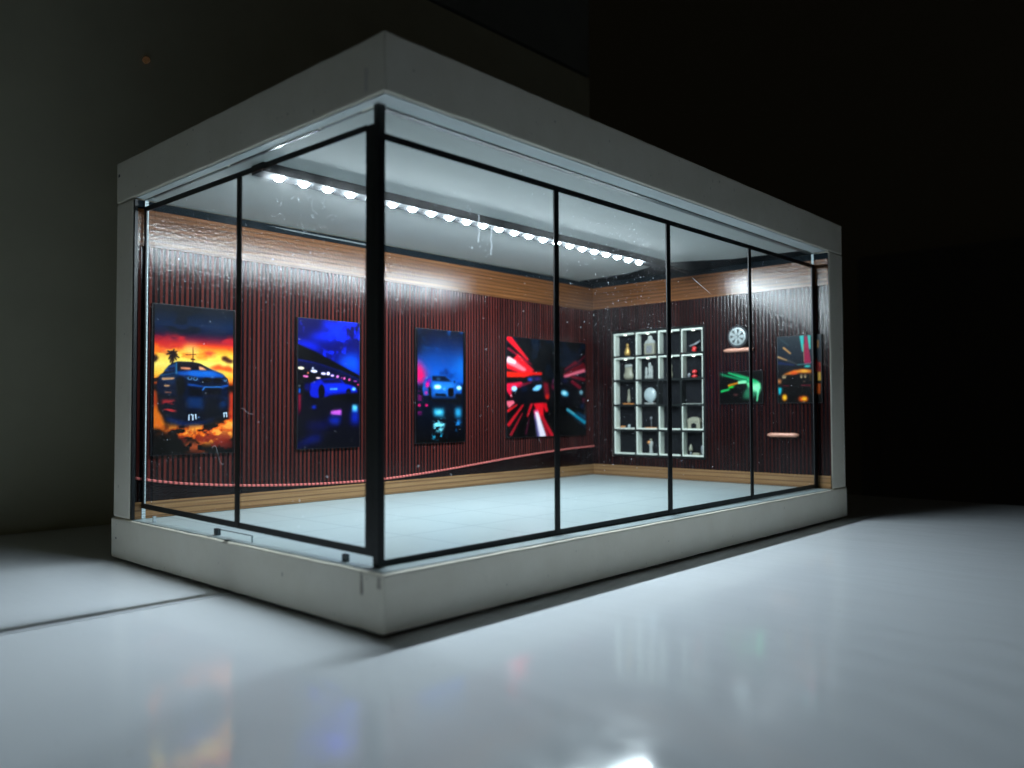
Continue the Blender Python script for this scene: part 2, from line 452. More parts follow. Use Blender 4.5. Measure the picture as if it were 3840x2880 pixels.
sp = MB().box(XG, XG + T, YG + .0018, YB - .0016, ZB + .00045, ZR - .0009).build('side_pane', M['glass'], case)
x0, x1 = XG - .0005, XG - .00005
sloped(sp, 'top_rail', YG + .0062, YB - .0017, .1716, .1738, .1733, .1757, 'x', x0, x1)
sloped(sp, 'bottom_rail', YG + .0020, YB - .0017, .0243, .0270, .0266, .0290, 'x', x0, x1)
MB().box(x0 - .0002, x1 - .00003, .1018, .1052, .0262, .1735).build('mullion', M['black'], sp)
MB().box(x0 - .0002, x1 - .00003, YB - .0042, YB - .0024, .0270, .1745).build('end_strip', M['black'], sp)
MB().box(XG - .0002, XG + T + .0001, YB - .00158, YB - .0012, ZB + .00045, ZR - .0009).build('pane_edge', M['edge'], sp)
def side_pos(r):
    while True:
        a = .020 + r.random() * .172; z = .028 + r.random() * .145
        d = .16 + .8 * math.exp(-((a - .182) / .012) ** 2 - ((z - .05) / .025) ** 2) + .35 * math.exp(-((a - .055) / .03) ** 2 - ((z - .150) / .02) ** 2)
        if r.random() < d: return a, z
P = flecks(420, side_pos, lambda r: .00008 + .00017 * r.random() ** 2.6, 23)
rr = random.Random(4)
for _ in range(26):
    a, z = .040 + rr.random() * .036, .140 + rr.random() * .018; an = rr.random() * PI; l = .0012 + .0028 * rr.random()
    P += stroke([(a, z), (a + l * .5 * math.cos(an), z + l * .5 * math.sin(an) + .0004 * rr.random()), (a + l * math.cos(an), z + l * math.sin(an))], .000035)
P += stroke([(.126 - .0008 * i, .058 - .0004 * i + .0024 * math.sin(i * .45)) for i in range(14)], .00003)
P += stroke([(.105 - .0012 * i, .074 + .0012 * math.sin(i * .5)) for i in range(12)], .00003)
dust_mesh(P, lambda a, z: (XG - .0001, a, z), sp)

# corner post: black tape folded round the joint of the two panes
cpst = MB().box(XG - .0009, XG + .0004, YG + .0017, YG + .0060, .0245, ZR - .0070).build('corner_post', M['black'], case)
MB().box(XG - .0009, XG + .0020, YG - .0011, YG + .0016, ZB + .00045, ZR - .0002).build('joint_strip', M['black'], cpst)
# clear glazing channels under the roof edge and small blocks under the side pane
MB().box(.0100, XE - .001, YG + .0004, YG + .0037, ZR - .0010, ZR - .00063).build('glazing_channel', M['grey_channel'], case)
for ya, yb, w in ((.020, .0445, .0004), (.047, .112, .0014), (.1145, .150, .0004), (.1505, .1880, .0014), (.1885, .196, .0005)):
    MB().box(XG - .0002, XG - .0002 + w, ya, yb, ZR - .0010, ZR - .00063).build('glazing_channel', M['grey_channel'], case)
MB().box(XG - .0016, XG - .0002, .1175, .1208, ZB + .00045, .0239).build('spacer', M['spacer'], case)
MB().box(XG - .0012, XG - .0009, .0905, .1173, .0236, .0239).build('spacer_rail', M['spacer'], case)
MB().box(XG - .0014, XG - .0008, .0900, .0904, ZB + .00045, .0239).build('spacer', M['edge'], case)
MB().box(XG - .0016, XG - .0002, .0262, .0288, ZB + .00045, .0237).build('spacer', M['spacer'], case)
MB().box(XG - .0016, XG - .0002, .1797, .1806, ZB + .00045, .0240).build('spacer', M['edge'], case)

# ------------------------------------------------------------------ the lamp bar on the ceiling
ls = thing('led_light_bar', 'dark bar of round white lamps glowing under the white ceiling of the case', 'light bar', (.165, LED_Y, ZR - .0006))
h = .0030
prof = [(LED_Y - .0048, ZR - .00065), (LED_Y - .0048, ZR - .0028), (LED_Y - .0048, LED_Z + .0002), (LED_Y + .0048, LED_Z + .0002), (LED_Y + .0048, ZR - .0028), (LED_Y + .0048, ZR - .00065)]
MB().prism(prof, 'x', .0130, .3290).build('housing', M['housing'], ls)
NL = 23
first = None
for k in range(NL):
    x = .0232 + (.3020 - .0232) * k / (NL - 1)
    if first is None:
        first = MB().lathe([(.0022, 0), (.0018, -.0007), (.0011, -.0012), (.0004, -.0014)], (0, 0, 0), 'z', 14).build('led', M['led'], ls)
        o = first
    else:
        o = first.copy(); COL.objects.link(o); o.parent = ls
    o.location = Vector((x, LED_Y, LED_Z + .0002)) - Vector(ls.location)
MB().tube([(.3285, LED_Y, ZR - .0025), (.338, LED_Y + .001, ZR - .0024), (.350, LED_Y + .003, ZR - .0020), (.362, LED_Y + .004, ZR - .0018), (.3745, LED_Y + .005, ZR - .0022)], .0011).build('cable', M['black'], ls, True)

# ------------------------------------------------------------------ things on the back wall
t = NT('red_tube'); t.obj()
fr = t.math('FRACT', t.math('DIVIDE', t.x, .00272)); tri = t.math('ABSOLUTE', t.math('SUBTRACT', fr, .5))
dash = t.math('MULTIPLY', t.ramp(tri, [(.20, 0.0), (.34, 1.0)]), t.ramp(t.x, [(.12, .95), (.30, .35)]))
t.pbr(t.mix(dash, (.66, .16, .14), (.07, .010, .010)), .4, .5)
vs_mb = MB()
ring = []
for x, z in zip(xs, zs):
    w = .00072 if x < .2 else .00060
    ring.append([vs_mb.bm.verts.new(p) for p in ((x, YB - .0007, z - w), (x, YB - .0013, z - w * .5), (x, YB - .0013, z + w * .5), (x, YB - .0007, z + w))])
for a, b in zip(ring, ring[1:]):
    for k in range(4): vs_mb.bm.faces.new((a[k], a[(k + 1) % 4], b[(k + 1) % 4], b[k]))
vs_mb.bm.faces.new(ring[0]); vs_mb.bm.faces.new(ring[-1])
tag(vs_mb.build('rope_light', t.m), 'thin dashed pink red line of light curving low along the slatted back wall', 'rope light')

# ------------------------------------------------------------------ printed pictures: painted on a fine grid of coloured points
class Canvas:
    def __init__(s, w, h, conv, seed):
        s.w, s.h, s.conv = w, h, conv
        s.a = np.zeros((h, w, 3)); s.r = np.random.RandomState(seed)
        s.U, s.V = np.meshgrid((np.arange(w) + .5) / w, (np.arange(h) + .5) / h)
    def vgrad(s, stops):
        p = [q[0] for q in stops]
        for c in range(3): s.a[:, :, c] = np.interp(s.V[:, 0], p, [q[1][c] for q in stops])[:, None]
    def blurm(s, m, b):
        if b <= 0: return m
        k = max(1, int(b * 2.5)); x = np.arange(-k, k + 1); g = np.exp(-x * x / (2 * b * b)); g /= g.sum()
        m = np.pad(m, k, mode='edge')
        m = sum(g[i] * m[:, i:i + m.shape[1] - 2 * k] for i in range(2 * k + 1))
        return sum(g[i] * m[i:i + m.shape[0] - 2 * k, :] for i in range(2 * k + 1))
    def put(s, m, col, al=1.0, mode='n'):
        m = np.clip(m * al, 0, 1)[:, :, None]; c = np.array(col, float)
        s.a = s.a + m * c if mode == 'add' else s.a * (1 - m) + m * c
    def pm(s, pts, b=.6):
        q = [s.conv(*p) for p in pts]; m = np.zeros((s.h, s.w)); SS = 2
        for dy in range(SS):
            for dx in range(SS):
                X = s.U + ((dx + .5) / SS - .5) / s.w; Y = s.V + ((dy + .5) / SS - .5) / s.h
                ins = np.zeros((s.h, s.w), bool)
                for (xa, ya), (xb, yb) in zip(q, q[1:] + q[:1]):
                    if ya == yb: continue
                    c = (ya > Y) != (yb > Y)
                    ins ^= c & (X < (xb - xa) * (Y - ya) / (yb - ya) + xa)
                m += ins
        return s.blurm(m / SS ** 2, b)
    def poly(s, pts, col, b=.6, al=1.0, mode='n'): s.put(s.pm(pts, b), col, al, mode)
    def line(s, p, q, w0, w1, col, b=.6, al=1.0, mode='n'):
        dx, dy = q[0] - p[0], q[1] - p[1]; l = math.hypot(dx, dy) or 1; nx, ny = -dy / l / 2, dx / l / 2
        s.poly([(p[0] + nx * w0, p[1] + ny * w0), (q[0] + nx * w1, q[1] + ny * w1), (q[0] - nx * w1, q[1] - ny * w1), (p[0] - nx * w0, p[1] - ny * w0)], col, b, al, mode)
    def ell(s, x, y, rx_, ry_, col, b=.6, al=1.0, mode='n', rot=0):
        c, d = math.cos(rot), math.sin(rot)
        s.poly([(x + rx_ * math.cos(k * .2618) * c - ry_ * math.sin(k * .2618) * d, y + rx_ * math.cos(k * .2618) * d + ry_ * math.sin(k * .2618) * c) for k in range(24)], col, b, al, mode)
    def fbm(s, fx, fy, oct=4):
        out = np.zeros((s.h, s.w)); amp = 1; tot = 0
        for o in range(oct):
            gx, gy = max(2, int(fx * 2 ** o)), max(2, int(fy * 2 ** o))
            g = s.r.rand(gy + 2, gx + 2)
            X, Y = s.U * gx, s.V * gy; i, j = X.astype(int), Y.astype(int)
            fx_, fy_ = X - i, Y - j; fx_ = fx_ * fx_ * (3 - 2 * fx_); fy_ = fy_ * fy_ * (3 - 2 * fy_)
            v = (g[j, i] * (1 - fx_) + g[j, i + 1] * fx_) * (1 - fy_) + (g[j + 1, i] * (1 - fx_) + g[j + 1, i + 1] * fx_) * fy_
            out += amp * v; tot += amp; amp *= .55
        return out / tot
def sm(v, a, b):
    t_ = np.clip((v - a) / (b - a), 0, 1); return t_ * t_ * (3 - 2 * t_)

def pic_material():
    t = NT('photo_print'); t.obj()
    at = t.n('Attribute', attribute_name='print')
    h = t.math('ADD', t.noise(1000, 1, .5), t.math('MULTIPLY', t.noise(420, 2, .5), .6))
    t.pbr(at.outputs['Color'], .28, .13, 0, t.bump(h, .35, .00014))
    return t.m
M['pic'] = pic_material()
M['board'] = simple('black_board', (.008, .008, .011), .4, .4)

def hang(cv, label, wall, a0, a1, z0, z1, gain, sub=()):
    """a thin board on the wall carrying the painted sheet; wall 'b' = back (a = x), 'e' = end (a = y, picture runs from high y to low y)"""
    lin = np.clip(cv.a, 0, 255) / 255
    lin = np.where(lin <= .04045, lin / 12.92, ((lin + .055) / 1.055) ** 2.4)
    lin = np.clip(lin ** 1.12 * gain * .50 * (.86 + .28 * cv.r.rand(cv.h, cv.w, 1)), .0010, .93)
    w, hh = cv.w, cv.h
    mid = (a0 + a1) / 2
    loc = (mid, YB - .0008, z0) if wall == 'b' else (XE - .0008, mid, z0)
    th = thing('wall_picture', label, 'picture', loc, 'glossy car pictures on the walls of the case')
    dpt = .0011
    mb = MB()
    if wall == 'b': mb.box(a0, a1, YB - .0007 - dpt, YB - .0007, z0, z1)
    else: mb.box(XE - .0007 - dpt, XE - .0007, a0, a1, z0, z1)
    mb.build('backing_board', M['board'], th)
    iu, iv = np.meshgrid(np.linspace(0, 1, w), np.linspace(0, 1, hh))
    ins = .00025
    Z = (z1 - ins) + (z0 - z1 + 2 * ins) * iv
    if wall == 'b':
        A = (a0 + ins) + (a1 - a0 - 2 * ins) * iu; co = np.stack([A, np.full_like(A, YB - .0007 - dpt - .00006), Z], -1)
    else:
        A = (a1 - ins) + (a0 - a1 + 2 * ins) * iu; co = np.stack([np.full_like(A, XE - .0007 - dpt - .00006), A, Z], -1)
    co = co.reshape(-1, 3)
    idx = np.arange(w * hh).reshape(hh, w)
    F = np.stack([idx[1:, :-1], idx[1:, 1:], idx[:-1, 1:], idx[:-1, :-1]], -1).reshape(-1, 4)
    me = bpy.data.meshes.new('print')
    me.vertices.add(len(co)); me.vertices.foreach_set('co', co.ravel().astype(np.float32))
    me.loops.add(F.size); me.loops.foreach_set('vertex_index', F.ravel().astype(np.int32))
    me.polygons.add(len(F)); me.polygons.foreach_set('loop_start', np.arange(0, F.size, 4, dtype=np.int32))
    me.polygons.foreach_set('loop_total', np.full(len(F), 4, dtype=np.int32))
    me.update(calc_edges=True)
    at = me.color_attributes.new('print', 'FLOAT_COLOR', 'POINT')
    c4 = np.ones((w * hh, 4), np.float32); c4[:, :3] = lin.reshape(-1, 3); at.data.foreach_set('color', c4.ravel())
    link('print', me, th, M['pic'])
    return th

G = 1.55
# -- picture 1: blue coupe, sunset, wet road
def conv1(x, y):
    u = (x - 115) / 790; top = 110 + 50 * u; return u, (y - top) / (1555 - 30 * u - top)
c = Canvas(150, 256, conv1, 1)
c.vgrad([(0, (4, 14, 26)), (.06, (3, 24, 44)), (.13, (5, 34, 66)), (.175, (14, 22, 52)), (.205, (70, 20, 52)), (.235, (140, 30, 50)), (.262, (222, 66, 34)), (.29, (250, 140, 40)), (.33, (255, 205, 76)), (.40, (255, 224, 112)), (.455, (255, 196, 70)), (.50, (250, 140, 40)), (.525, (150, 60, 26)), (.54, (22, 14, 16)), (1, (6, 8, 10))])
f = c.fbm(3, 9)
c.put(sm(f, .50, .66) * sm(c.V, .16, .22) * (1 - sm(c.V, .30, .36)), (196, 34, 44), .8)
c.put(sm(c.fbm(4, 12), .55, .7) * sm(c.V, .25, .28) * (1 - sm(c.V, .33, .38)), (255, 120, 30), .8)
c.put(sm(c.fbm(3, 10), .52, .66) * (1 - sm(c.V, .16, .22)), (4, 12, 22), .6)
c.ell(470, 545, 70, 40, (255, 236, 150), 7, .8)
c.poly([(770, 640), (770, 610), (810, 600), (850, 630), (885, 640), (885, 668), (830, 668), (800, 650)], (60, 20, 24), 2, .95)
c.poly([(640, 720), (690, 700), (740, 680), (790, 705), (840, 690), (885, 720), (885, 770), (800, 750), (720, 745)], (226, 74, 24), 2.5, .9)
c.poly([(700, 740), (760, 735), (885, 770), (885, 800), (780, 770)], (255, 190, 70), 2, .8)
c.poly([(115, 500), (200, 505), (250, 540), (115, 560)], (240, 96, 40), 4, .5)
c.poly([(115, 605), (150, 600), (172, 630), (150, 665), (115, 670)], (40, 16, 22), 1.5, .95)
c.line((296, 690), (300, 600), 14, 10, (26, 12, 18), .6)
for a in range(11):
    t_ = -2.9 + a * .53; r_ = 58 + 10 * math.sin(a * 2.3)
    c.line((298, 585), (298 + r_ * math.cos(t_), 590 + r_ * 1.05 * math.sin(t_) + 18), 26, 10, (26, 12, 20), .8)
c.line((490, 680), (490, 520), 9, 5, (70, 30, 16), .5); c.line((418, 596), (520, 590), 8, 5, (90, 40, 20), .5); c.line((470, 636), (510, 640), 14, 10, (60, 24, 14), .6)
c.poly([(115, 830), (180, 812), (180, 850), (115, 860)], (20, 10, 14), 1)
# reflection on the wet road
c.poly([(115, 930), (160, 950), (175, 1110), (215, 1180), (235, 1300), (115, 1300)], (236, 120, 26), 2.5, .95)
c.poly([(115, 940), (150, 940), (170, 1080), (115, 1100)], (150, 34, 30), 3, .7)
c.poly([(840, 950), (905, 945), (905, 1330), (850, 1280), (832, 1100)], (200, 60, 34), 3, .9)
f2 = c.fbm(6, 16)
band = c.pm([(115, 1240), (260, 1290), (430, 1270), (640, 1255), (760, 1200), (840, 1180), (905, 1170), (905, 1360), (780, 1420), (560, 1440), (400, 1420), (240, 1330), (115, 1310)], 6)
c.put(band * sm(f2, .38, .52), (236, 104, 28), 1.0); c.put(band * sm(f2, .52, .64), (255, 172, 70), .9)
c.put(c.pm([(330, 1330), (900, 1330), (900, 1500), (420, 1500)], 8) * sm(c.fbm(9, 18), .50, .62), (130, 34, 26), .9)
c.put(c.pm([(410, 1430), (640, 1440), (640, 1520), (430, 1500)], 5) * sm(c.fbm(10, 24), .52, .6), (222, 100, 50), .9)
c.poly([(165, 900), (840, 930), (835, 1180), (640, 1235), (430, 1262), (260, 1215), (185, 1130)], (8, 14, 30), 3, 1)
c.poly([(430, 985), (600, 1000), (835, 990), (835, 1090), (640, 1120), (440, 1110)], (16, 58, 112), 4, .75)
c.put(c.pm([(430, 985), (840, 985), (840, 1120), (430, 1120)], 2) * sm(c.fbm(4, 40), .5, .6), (6, 14, 34), .8)
c.poly([(590, 1000), (750, 1000), (760, 1180), (600, 1200)], (4, 8, 18), 4, .9)
c.put(c.pm([(200, 1020), (330, 1030), (330, 1180), (230, 1150)], 3) * sm(c.fbm(6, 50), .48, .58), (196, 50, 52), .9)
for x_ in (456, 492): c.line((x_, 1222), (x_ + 2, 1165), 13, 12, (216, 232, 246), .5); 
for x_ in (474, 512): c.line((x_, 1166), (x_ + 14, 1168), 14, 14, (216, 232, 246), .5)
c.line((524, 1212), (520, 1166), 13, 12, (216, 232, 246), .5); c.line((540, 1190), (560, 1192), 12, 8, (120, 160, 200), .6)
c.line((796, 1150), (800, 1190), 12, 12, (206, 226, 240), .5); c.line((822, 1148), (826, 1190), 12, 11, (206, 226, 240), .5); c.line((790, 1150), (826, 1148), 12, 10, (206, 226, 240), .5)
c.poly([(240, 1190), (430, 1240), (640, 1228), (690, 1200), (690, 1222), (560, 1262), (380, 1268), (250, 1225)], (10, 50, 120), 3, .8)
# the car
body = [(160, 880), (168, 830), (182, 800), (218, 768), (262, 706), (300, 674), (350, 660), (480, 664), (560, 678), (640, 718), (690, 744), (775, 775), (828, 818), (842, 860), (836, 905), (830, 965), (760, 992), (600, 996), (430, 988), (385, 1006), (330, 990), (200, 970), (166, 940)]
c.poly(body, (6, 20, 46), .8)
c.poly([(330, 760), (500, 738), (690, 746), (785, 780), (806, 806), (690, 812), (560, 812), (430, 800), (350, 790)], (14, 84, 170), 2, 1)
c.poly([(430, 764), (640, 752), (740, 776), (660, 790), (480, 786)], (30, 120, 214), 3, .8)
c.poly([(340, 672), (480, 668), (560, 684), (648, 734), (500, 738), (345, 748)], (22, 16, 30), .8)
c.poly([(372, 714), (462, 716), (476, 738), (376, 734)], (232, 150, 110), 1, .95)
c.poly([(545, 702), (585, 712), (626, 740), (552, 740)], (244, 170, 122), 1, .95)
c.poly([(222, 756), (268, 706), (318, 684), (326, 690), (322, 748)], (30, 70, 120), 1, .95)
c.poly([(256, 742), (262, 722), (320, 712), (326, 750)], (8, 22, 60), .8)
c.line((334, 668), (336, 800), 12, 16, (70, 150, 190), 1, .8)
c.poly([(180, 800), (330, 775), (372, 800), (380, 870), (300, 880), (190, 850)], (8, 36, 70), 2, .9)
c.line((190, 795), (330, 770), 10, 6, (60, 130, 170), 1, .8)
c.poly([(200, 818), (320, 812), (318, 832), (205, 840)], (240, 170, 116), 1.2, .9)
c.poly([(222, 886), (280, 884), (276, 900), (226, 900)], (236, 168, 116), 1, .95); c.poly([(228, 948), (296, 952), (290, 962), (232, 960)], (206, 120, 80), 1, .9)
c.poly([(330, 830), (380, 800), (410, 830), (420, 930), (390, 1004), (340, 980)], (4, 6, 12), 2, 1)
c.poly([(400, 800), (440, 792), (556, 818), (552, 846), (440, 838)], (12, 40, 80), 1); 
for x_, y_ in ((462, 818), (515, 824)):
    c.ell(x_, y_, 22, 18, (150, 190, 215), .6, .75); c.ell(x_, y_ - 4, 14, 14, (12, 26, 50), .6, 1)
c.poly([(778, 822), (826, 818), (836, 842), (785, 850)], (14, 40, 76), 1); c.ell(808, 834, 14, 13, (150, 190, 215), .6, .8); c.ell(808, 830, 8, 10, (14, 30, 56), .5)
c.ell(628, 838, 52, 27, (4, 8, 16), .8); c.ell(728, 838, 42, 26, (4, 8, 16), .8)
c.ell(628, 838, 52, 27, (30, 80, 150), .8, .25); c.ell(628, 840, 46, 22, (4, 8, 16), .8); c.ell(678, 805, 10, 8, (120, 150, 180), .6, .7)
c.poly([(440, 872), (500, 876), (590, 892), (600, 905), (520, 895), (445, 888)], (20, 84, 170), 1.2); c.poly([(770, 888), (838, 876), (838, 892), (775, 905)], (20, 90, 180), 1.2)
c.line((580, 936), (606, 902), 12, 12, (60, 140, 220), .8); c.line((606, 902), (768, 900), 12, 10, (60, 140, 220), .8); c.line((768, 900), (790, 915), 10, 8, (40, 100, 180), .8)
c.poly([(450, 905), (575, 930), (600, 980), (460, 980)], (5, 9, 20), 2); c.poly([(620, 920), (760, 918), (770, 975), (610, 980)], (5, 9, 18), 2)
c.line((560, 968), (730, 974), 6, 6, (90, 60, 60), 1, .6)
c.put((c.U < .026).astype(float), (6, 8, 14)); c.put((c.U > .972).astype(float), (8, 8, 14))
hang(c, 'picture of a blue coupe under an orange sunset, nearest the left wall end', 'b', .0098, .0546, .0520, .1283, G * 1.25)

# -- picture 2: blue car by a lit stand under a blue night sky
def conv2(x, y):
    u = (x - 92) / 728; top = 78 + 54 * u; return u, (y - top) / (1592 - top)
c = Canvas(140, 246, conv2, 2)
c.vgrad([(0, (2, 10, 80)), (.30, (2, 14, 110)), (.45, (4, 40, 170)), (.5, (2, 10, 50)), (.62, (2, 6, 26)), (1, (3, 6, 22))])
f = c.fbm(3, 5, 5)
c.put(sm(f, .46, .56) * (1 - sm(c.V, .40, .48)), (6, 44, 236), .95); c.put(sm(f, .60, .72) * (1 - sm(c.V, .40, .48)), (24, 84, 255), .8)
c.poly([(360, 110), (540, 118), (588, 230), (545, 330), (430, 352), (235, 330), (230, 285), (400, 230)], (4, 50, 244), 7, .9)
c.poly([(92, 345), (200, 345), (360, 420), (350, 450), (250, 450), (92, 390)], (4, 40, 226), 5, .9)
c.poly([(540, 590), (600, 540), (720, 500), (815, 520), (815, 740), (640, 660)], (14, 96, 240), 9, .9)
c.poly([(380, 210), (460, 200), (440, 240), (390, 238)], (2, 10, 60), 4, .9)
c.poly([(92, 385), (300, 478), (560, 618), (830, 760), (830, 805), (600, 700), (300, 600), (92, 560)], (3, 6, 14), 1.2, 1)
c.poly([(92, 560), (300, 600), (600, 700), (830, 805), (830, 870), (400, 790), (92, 700)], (3, 14, 52), 2, 1)
c.poly([(92, 640), (400, 740), (830, 850), (830, 1000), (92, 1000)], (2, 5, 18), 4, 1)
for x_, y_, a_, b_, k in ((130, 662, 38, 18, (255, 236, 200)), (275, 698, 40, 18, (244, 236, 250)), (262, 664, 12, 12, (250, 240, 250)), (384, 728, 30, 16, (246, 226, 250)), (440, 728, 22, 22, (250, 226, 255)), (488, 752, 24, 14, (220, 180, 250)), (550, 764, 18, 18, (236, 130, 210)), (632, 786, 14, 18, (230, 100, 170)), (694, 802, 16, 16, (230, 90, 160)), (182, 756, 34, 14, (240, 120, 180)), (208, 718, 14, 10, (240, 130, 90)), (325, 778, 30, 12, (236, 200, 200)), (766, 820, 26, 10, (150, 60, 150)), (800, 862, 14, 12, (220, 50, 110)), (600, 780, 12, 10, (180, 60, 130))):
    c.ell(x_, y_, a_, b_, k, 1.0, 1, rot=.12)
c.poly([(215, 880), (240, 830), (330, 796), (450, 782), (600, 800), (640, 850), (760, 880), (800, 940), (790, 960), (560, 980), (300, 1010), (235, 990)], (4, 28, 176), 1.5)
c.poly([(360, 800), (560, 796), (620, 838), (400, 842)], (3, 10, 60), 1.5); c.poly([(380, 846), (620, 846), (740, 880), (640, 930), (430, 960)], (10, 50, 226), 3, .8)
c.poly([(240, 850), (360, 815), (350, 900), (330, 990), (245, 975)], (6, 34, 190), 2, .9); c.line((245, 900), (330, 905), 14, 10, (90, 30, 170), 2, .6)
c.ell(362, 940, 36, 85, (3, 5, 20), 1.2); c.ell(682, 940, 26, 34, (3, 5, 16), 1); c.ell(680, 948, 10, 10, (60, 70, 110), .8, .8); c.ell(200, 880, 36, 50, (4, 12, 90), 2)
for x_ in (470, 492, 516, 540): c.ell(x_, 908, 8, 15, (110, 190, 250), .6, .9)
c.ell(748, 912, 26, 20, (130, 210, 255), 1.6, 1); c.poly([(430, 985), (640, 965), (815, 960), (815, 1060), (500, 1050)], (2, 3, 12), 3)
c.poly([(105, 890), (124, 890), (124, 950), (105, 950)], (30, 120, 240), 1.5); c.poly([(100, 960), (130, 960), (128, 1130), (106, 1220)], (190, 20, 60), 2.5, .9)
c.ell(278, 1112, 28, 16, (10, 60, 236), 2.5); c.poly([(470, 1160), (600, 1140), (600, 1222), (470, 1206)], (226, 100, 220), 2.2, .95); c.poly([(440, 1230), (600, 1230), (560, 1330), (460, 1310)], (14, 50, 200), 5, .8)
c.put(c.pm([(460, 1130), (610, 1130), (610, 1330), (450, 1330)], 2) * sm(c.fbm(3, 60), .52, .62), (6, 10, 60), .6)
c.poly([(728, 1095), (795, 1100), (795, 1185), (728, 1180)], (110, 220, 255), 2.5); c.poly([(715, 1170), (812, 1170), (812, 1320), (715, 1320)], (8, 50, 220), 6, .8)
c.poly([(180, 1300), (440, 1280), (430, 1380), (200, 1360)], (4, 24, 120), 7, .6); c.poly([(240, 1440), (370, 1440), (360, 1500), (120, 1560), (92, 1590), (92, 1540)], (6, 36, 150), 6, .7)
hang(c, 'picture of a dark blue car by a lit grandstand, behind the corner post', 'b', .0932, .1370, .0520, .1280, G)

# -- picture 3: pale blue hypercar in blue mist
def conv3(x, y):
    u = (x - 105) / 630; top = 100 + 55 * u; return u, (y - top) / (1568 - 25 * u - top)
c = Canvas(140, 236, conv3, 3)
c.vgrad([(0, (3, 16, 34)), (.12, (4, 34, 76)), (.25, (6, 62, 134)), (.38, (10, 84, 176)), (.46, (10, 86, 180)), (.50, (8, 50, 110)), (.56, (6, 20, 40)), (1, (3, 7, 12))])
f = c.fbm(3, 5)
c.put(sm(f, .5, .7) * (1 - sm(c.V, .45, .5)), (4, 22, 76), .6); c.put(sm(c.fbm(3, 6), .55, .72) * (1 - sm(c.V, .42, .5)), (20, 110, 200), .6)
c.ell(690, 600, 90, 120, (20, 120, 200), 12, .6); c.poly([(100, 60), (330, 60), (180, 420), (100, 420)], (3, 14, 28), 14, .8)
c.poly([(100, 470), (170, 540), (300, 690), (250, 760), (100, 830)], (120, 60, 130), 10, .8)
c.poly([(118, 540), (160, 560), (215, 700), (200, 790), (118, 822)], (240, 14, 84), 7, 1)
c.poly([(105, 830), (740, 830), (740, 1000), (105, 1000)], (6, 16, 34), 5, .9)
c.poly([(180, 900), (200, 800), (230, 740), (290, 705), (360, 698), (480, 708), (540, 750), (600, 790), (660, 810), (690, 870), (690, 940), (640, 1010), (540, 1020), (320, 1005), (280, 960), (200, 960)], (16, 80, 160), 1.2)
c.poly([(310, 715), (470, 715), (540, 775), (560, 790), (310, 775)], (8, 20, 44), 1.2); c.ell(385, 750, 30, 14, (70, 120, 160), 2, .7)
c.poly([(225, 780), (280, 730), (300, 790), (260, 830)], (90, 30, 150), 2); c.poly([(222, 800), (262, 785), (272, 850), (230, 865)], (244, 20, 130), 2.5); c.poly([(215, 900), (255, 905), (250, 945), (215, 950)], (230, 30, 120), 2.5, .9)
c.line((182, 748), (225, 738), 10, 8, (90, 60, 140), 1)
c.poly([(300, 790), (560, 790), (620, 830), (500, 900), (320, 880)], (40, 122, 206), 3, .9); c.poly([(320, 890), (505, 905), (510, 970), (330, 960)], (34, 110, 190), 3, .8)
c.poly([(260, 850), (290, 860), (298, 1000), (270, 1010)], (4, 6, 14), 2); c.poly([(170, 880), (190, 900), (195, 1000), (170, 980)], (4, 6, 14), 2)
c.poly([(508, 880), (530, 864), (580, 866), (585, 960), (565, 975), (515, 970)], (4, 8, 16), 1.4); c.poly([(345, 935), (480, 940), (485, 968), (350, 966)], (6, 12, 24), 1.5); c.poly([(606, 935), (690, 935), (680, 1020), (605, 985)], (5, 10, 20), 2)
c.ell(376, 852, 50, 26, (160, 240, 255), 2.2); c.ell(376, 850, 34, 15, (226, 255, 255), 1.5); c.ell(462, 872, 24, 18, (50, 150, 220), 2, .8)
c.ell(654, 864, 36, 24, (160, 240, 255), 2.2); c.ell(654, 862, 24, 14, (230, 255, 255), 1.5); c.ell(595, 785, 10, 14, (6, 20, 50), 1)
c.poly([(300, 985), (700, 985), (700, 1060), (300, 1040)], (4, 8, 14), 4)
c.put(c.pm([(125, 850), (180, 850), (180, 1210), (125, 1210)], 3) * sm(c.fbm(2, 26), .45, .6), (120, 20, 90), .8)
for x_, y_ in ((148, 1084), (238, 1084)): c.ell(x_, y_, 20, 16, (244, 24, 110), 1.6)
n_ = sm(c.fbm(8, 26), .36, .52)
c.put(c.pm([(320, 1130), (460, 1130), (450, 1225), (330, 1215)], 4), (60, 190, 226), .95); c.put(c.pm([(600, 1120), (685, 1120), (680, 1235), (605, 1230)], 4), (50, 170, 220), .9)
c.put(c.pm([(320, 1260), (470, 1250), (470, 1320), (430, 1420), (330, 1410)], 3) * n_, (130, 226, 240), 1); c.put(c.pm([(600, 1260), (680, 1270), (665, 1415), (610, 1410)], 4) * n_, (36, 130, 200), .95)
c.put(c.pm([(300, 1450), (480, 1440), (480, 1540), (310, 1540)], 3) * sm(c.fbm(14, 50), .5, .6), (40, 150, 180), .9); c.ell(390, 1170, 30, 16, (170, 240, 250), 3, .8)
c.put((c.U < .035).astype(float), (3, 6, 12)); c.put((c.U > .96).astype(float), (3, 6, 12)); c.put(sm(c.V, .95, 1), (2, 3, 6))
hang(c, 'picture of a pale blue car with glowing headlights in mist', 'b', .1818, .2267, .0525, .1284, G * 1.15)

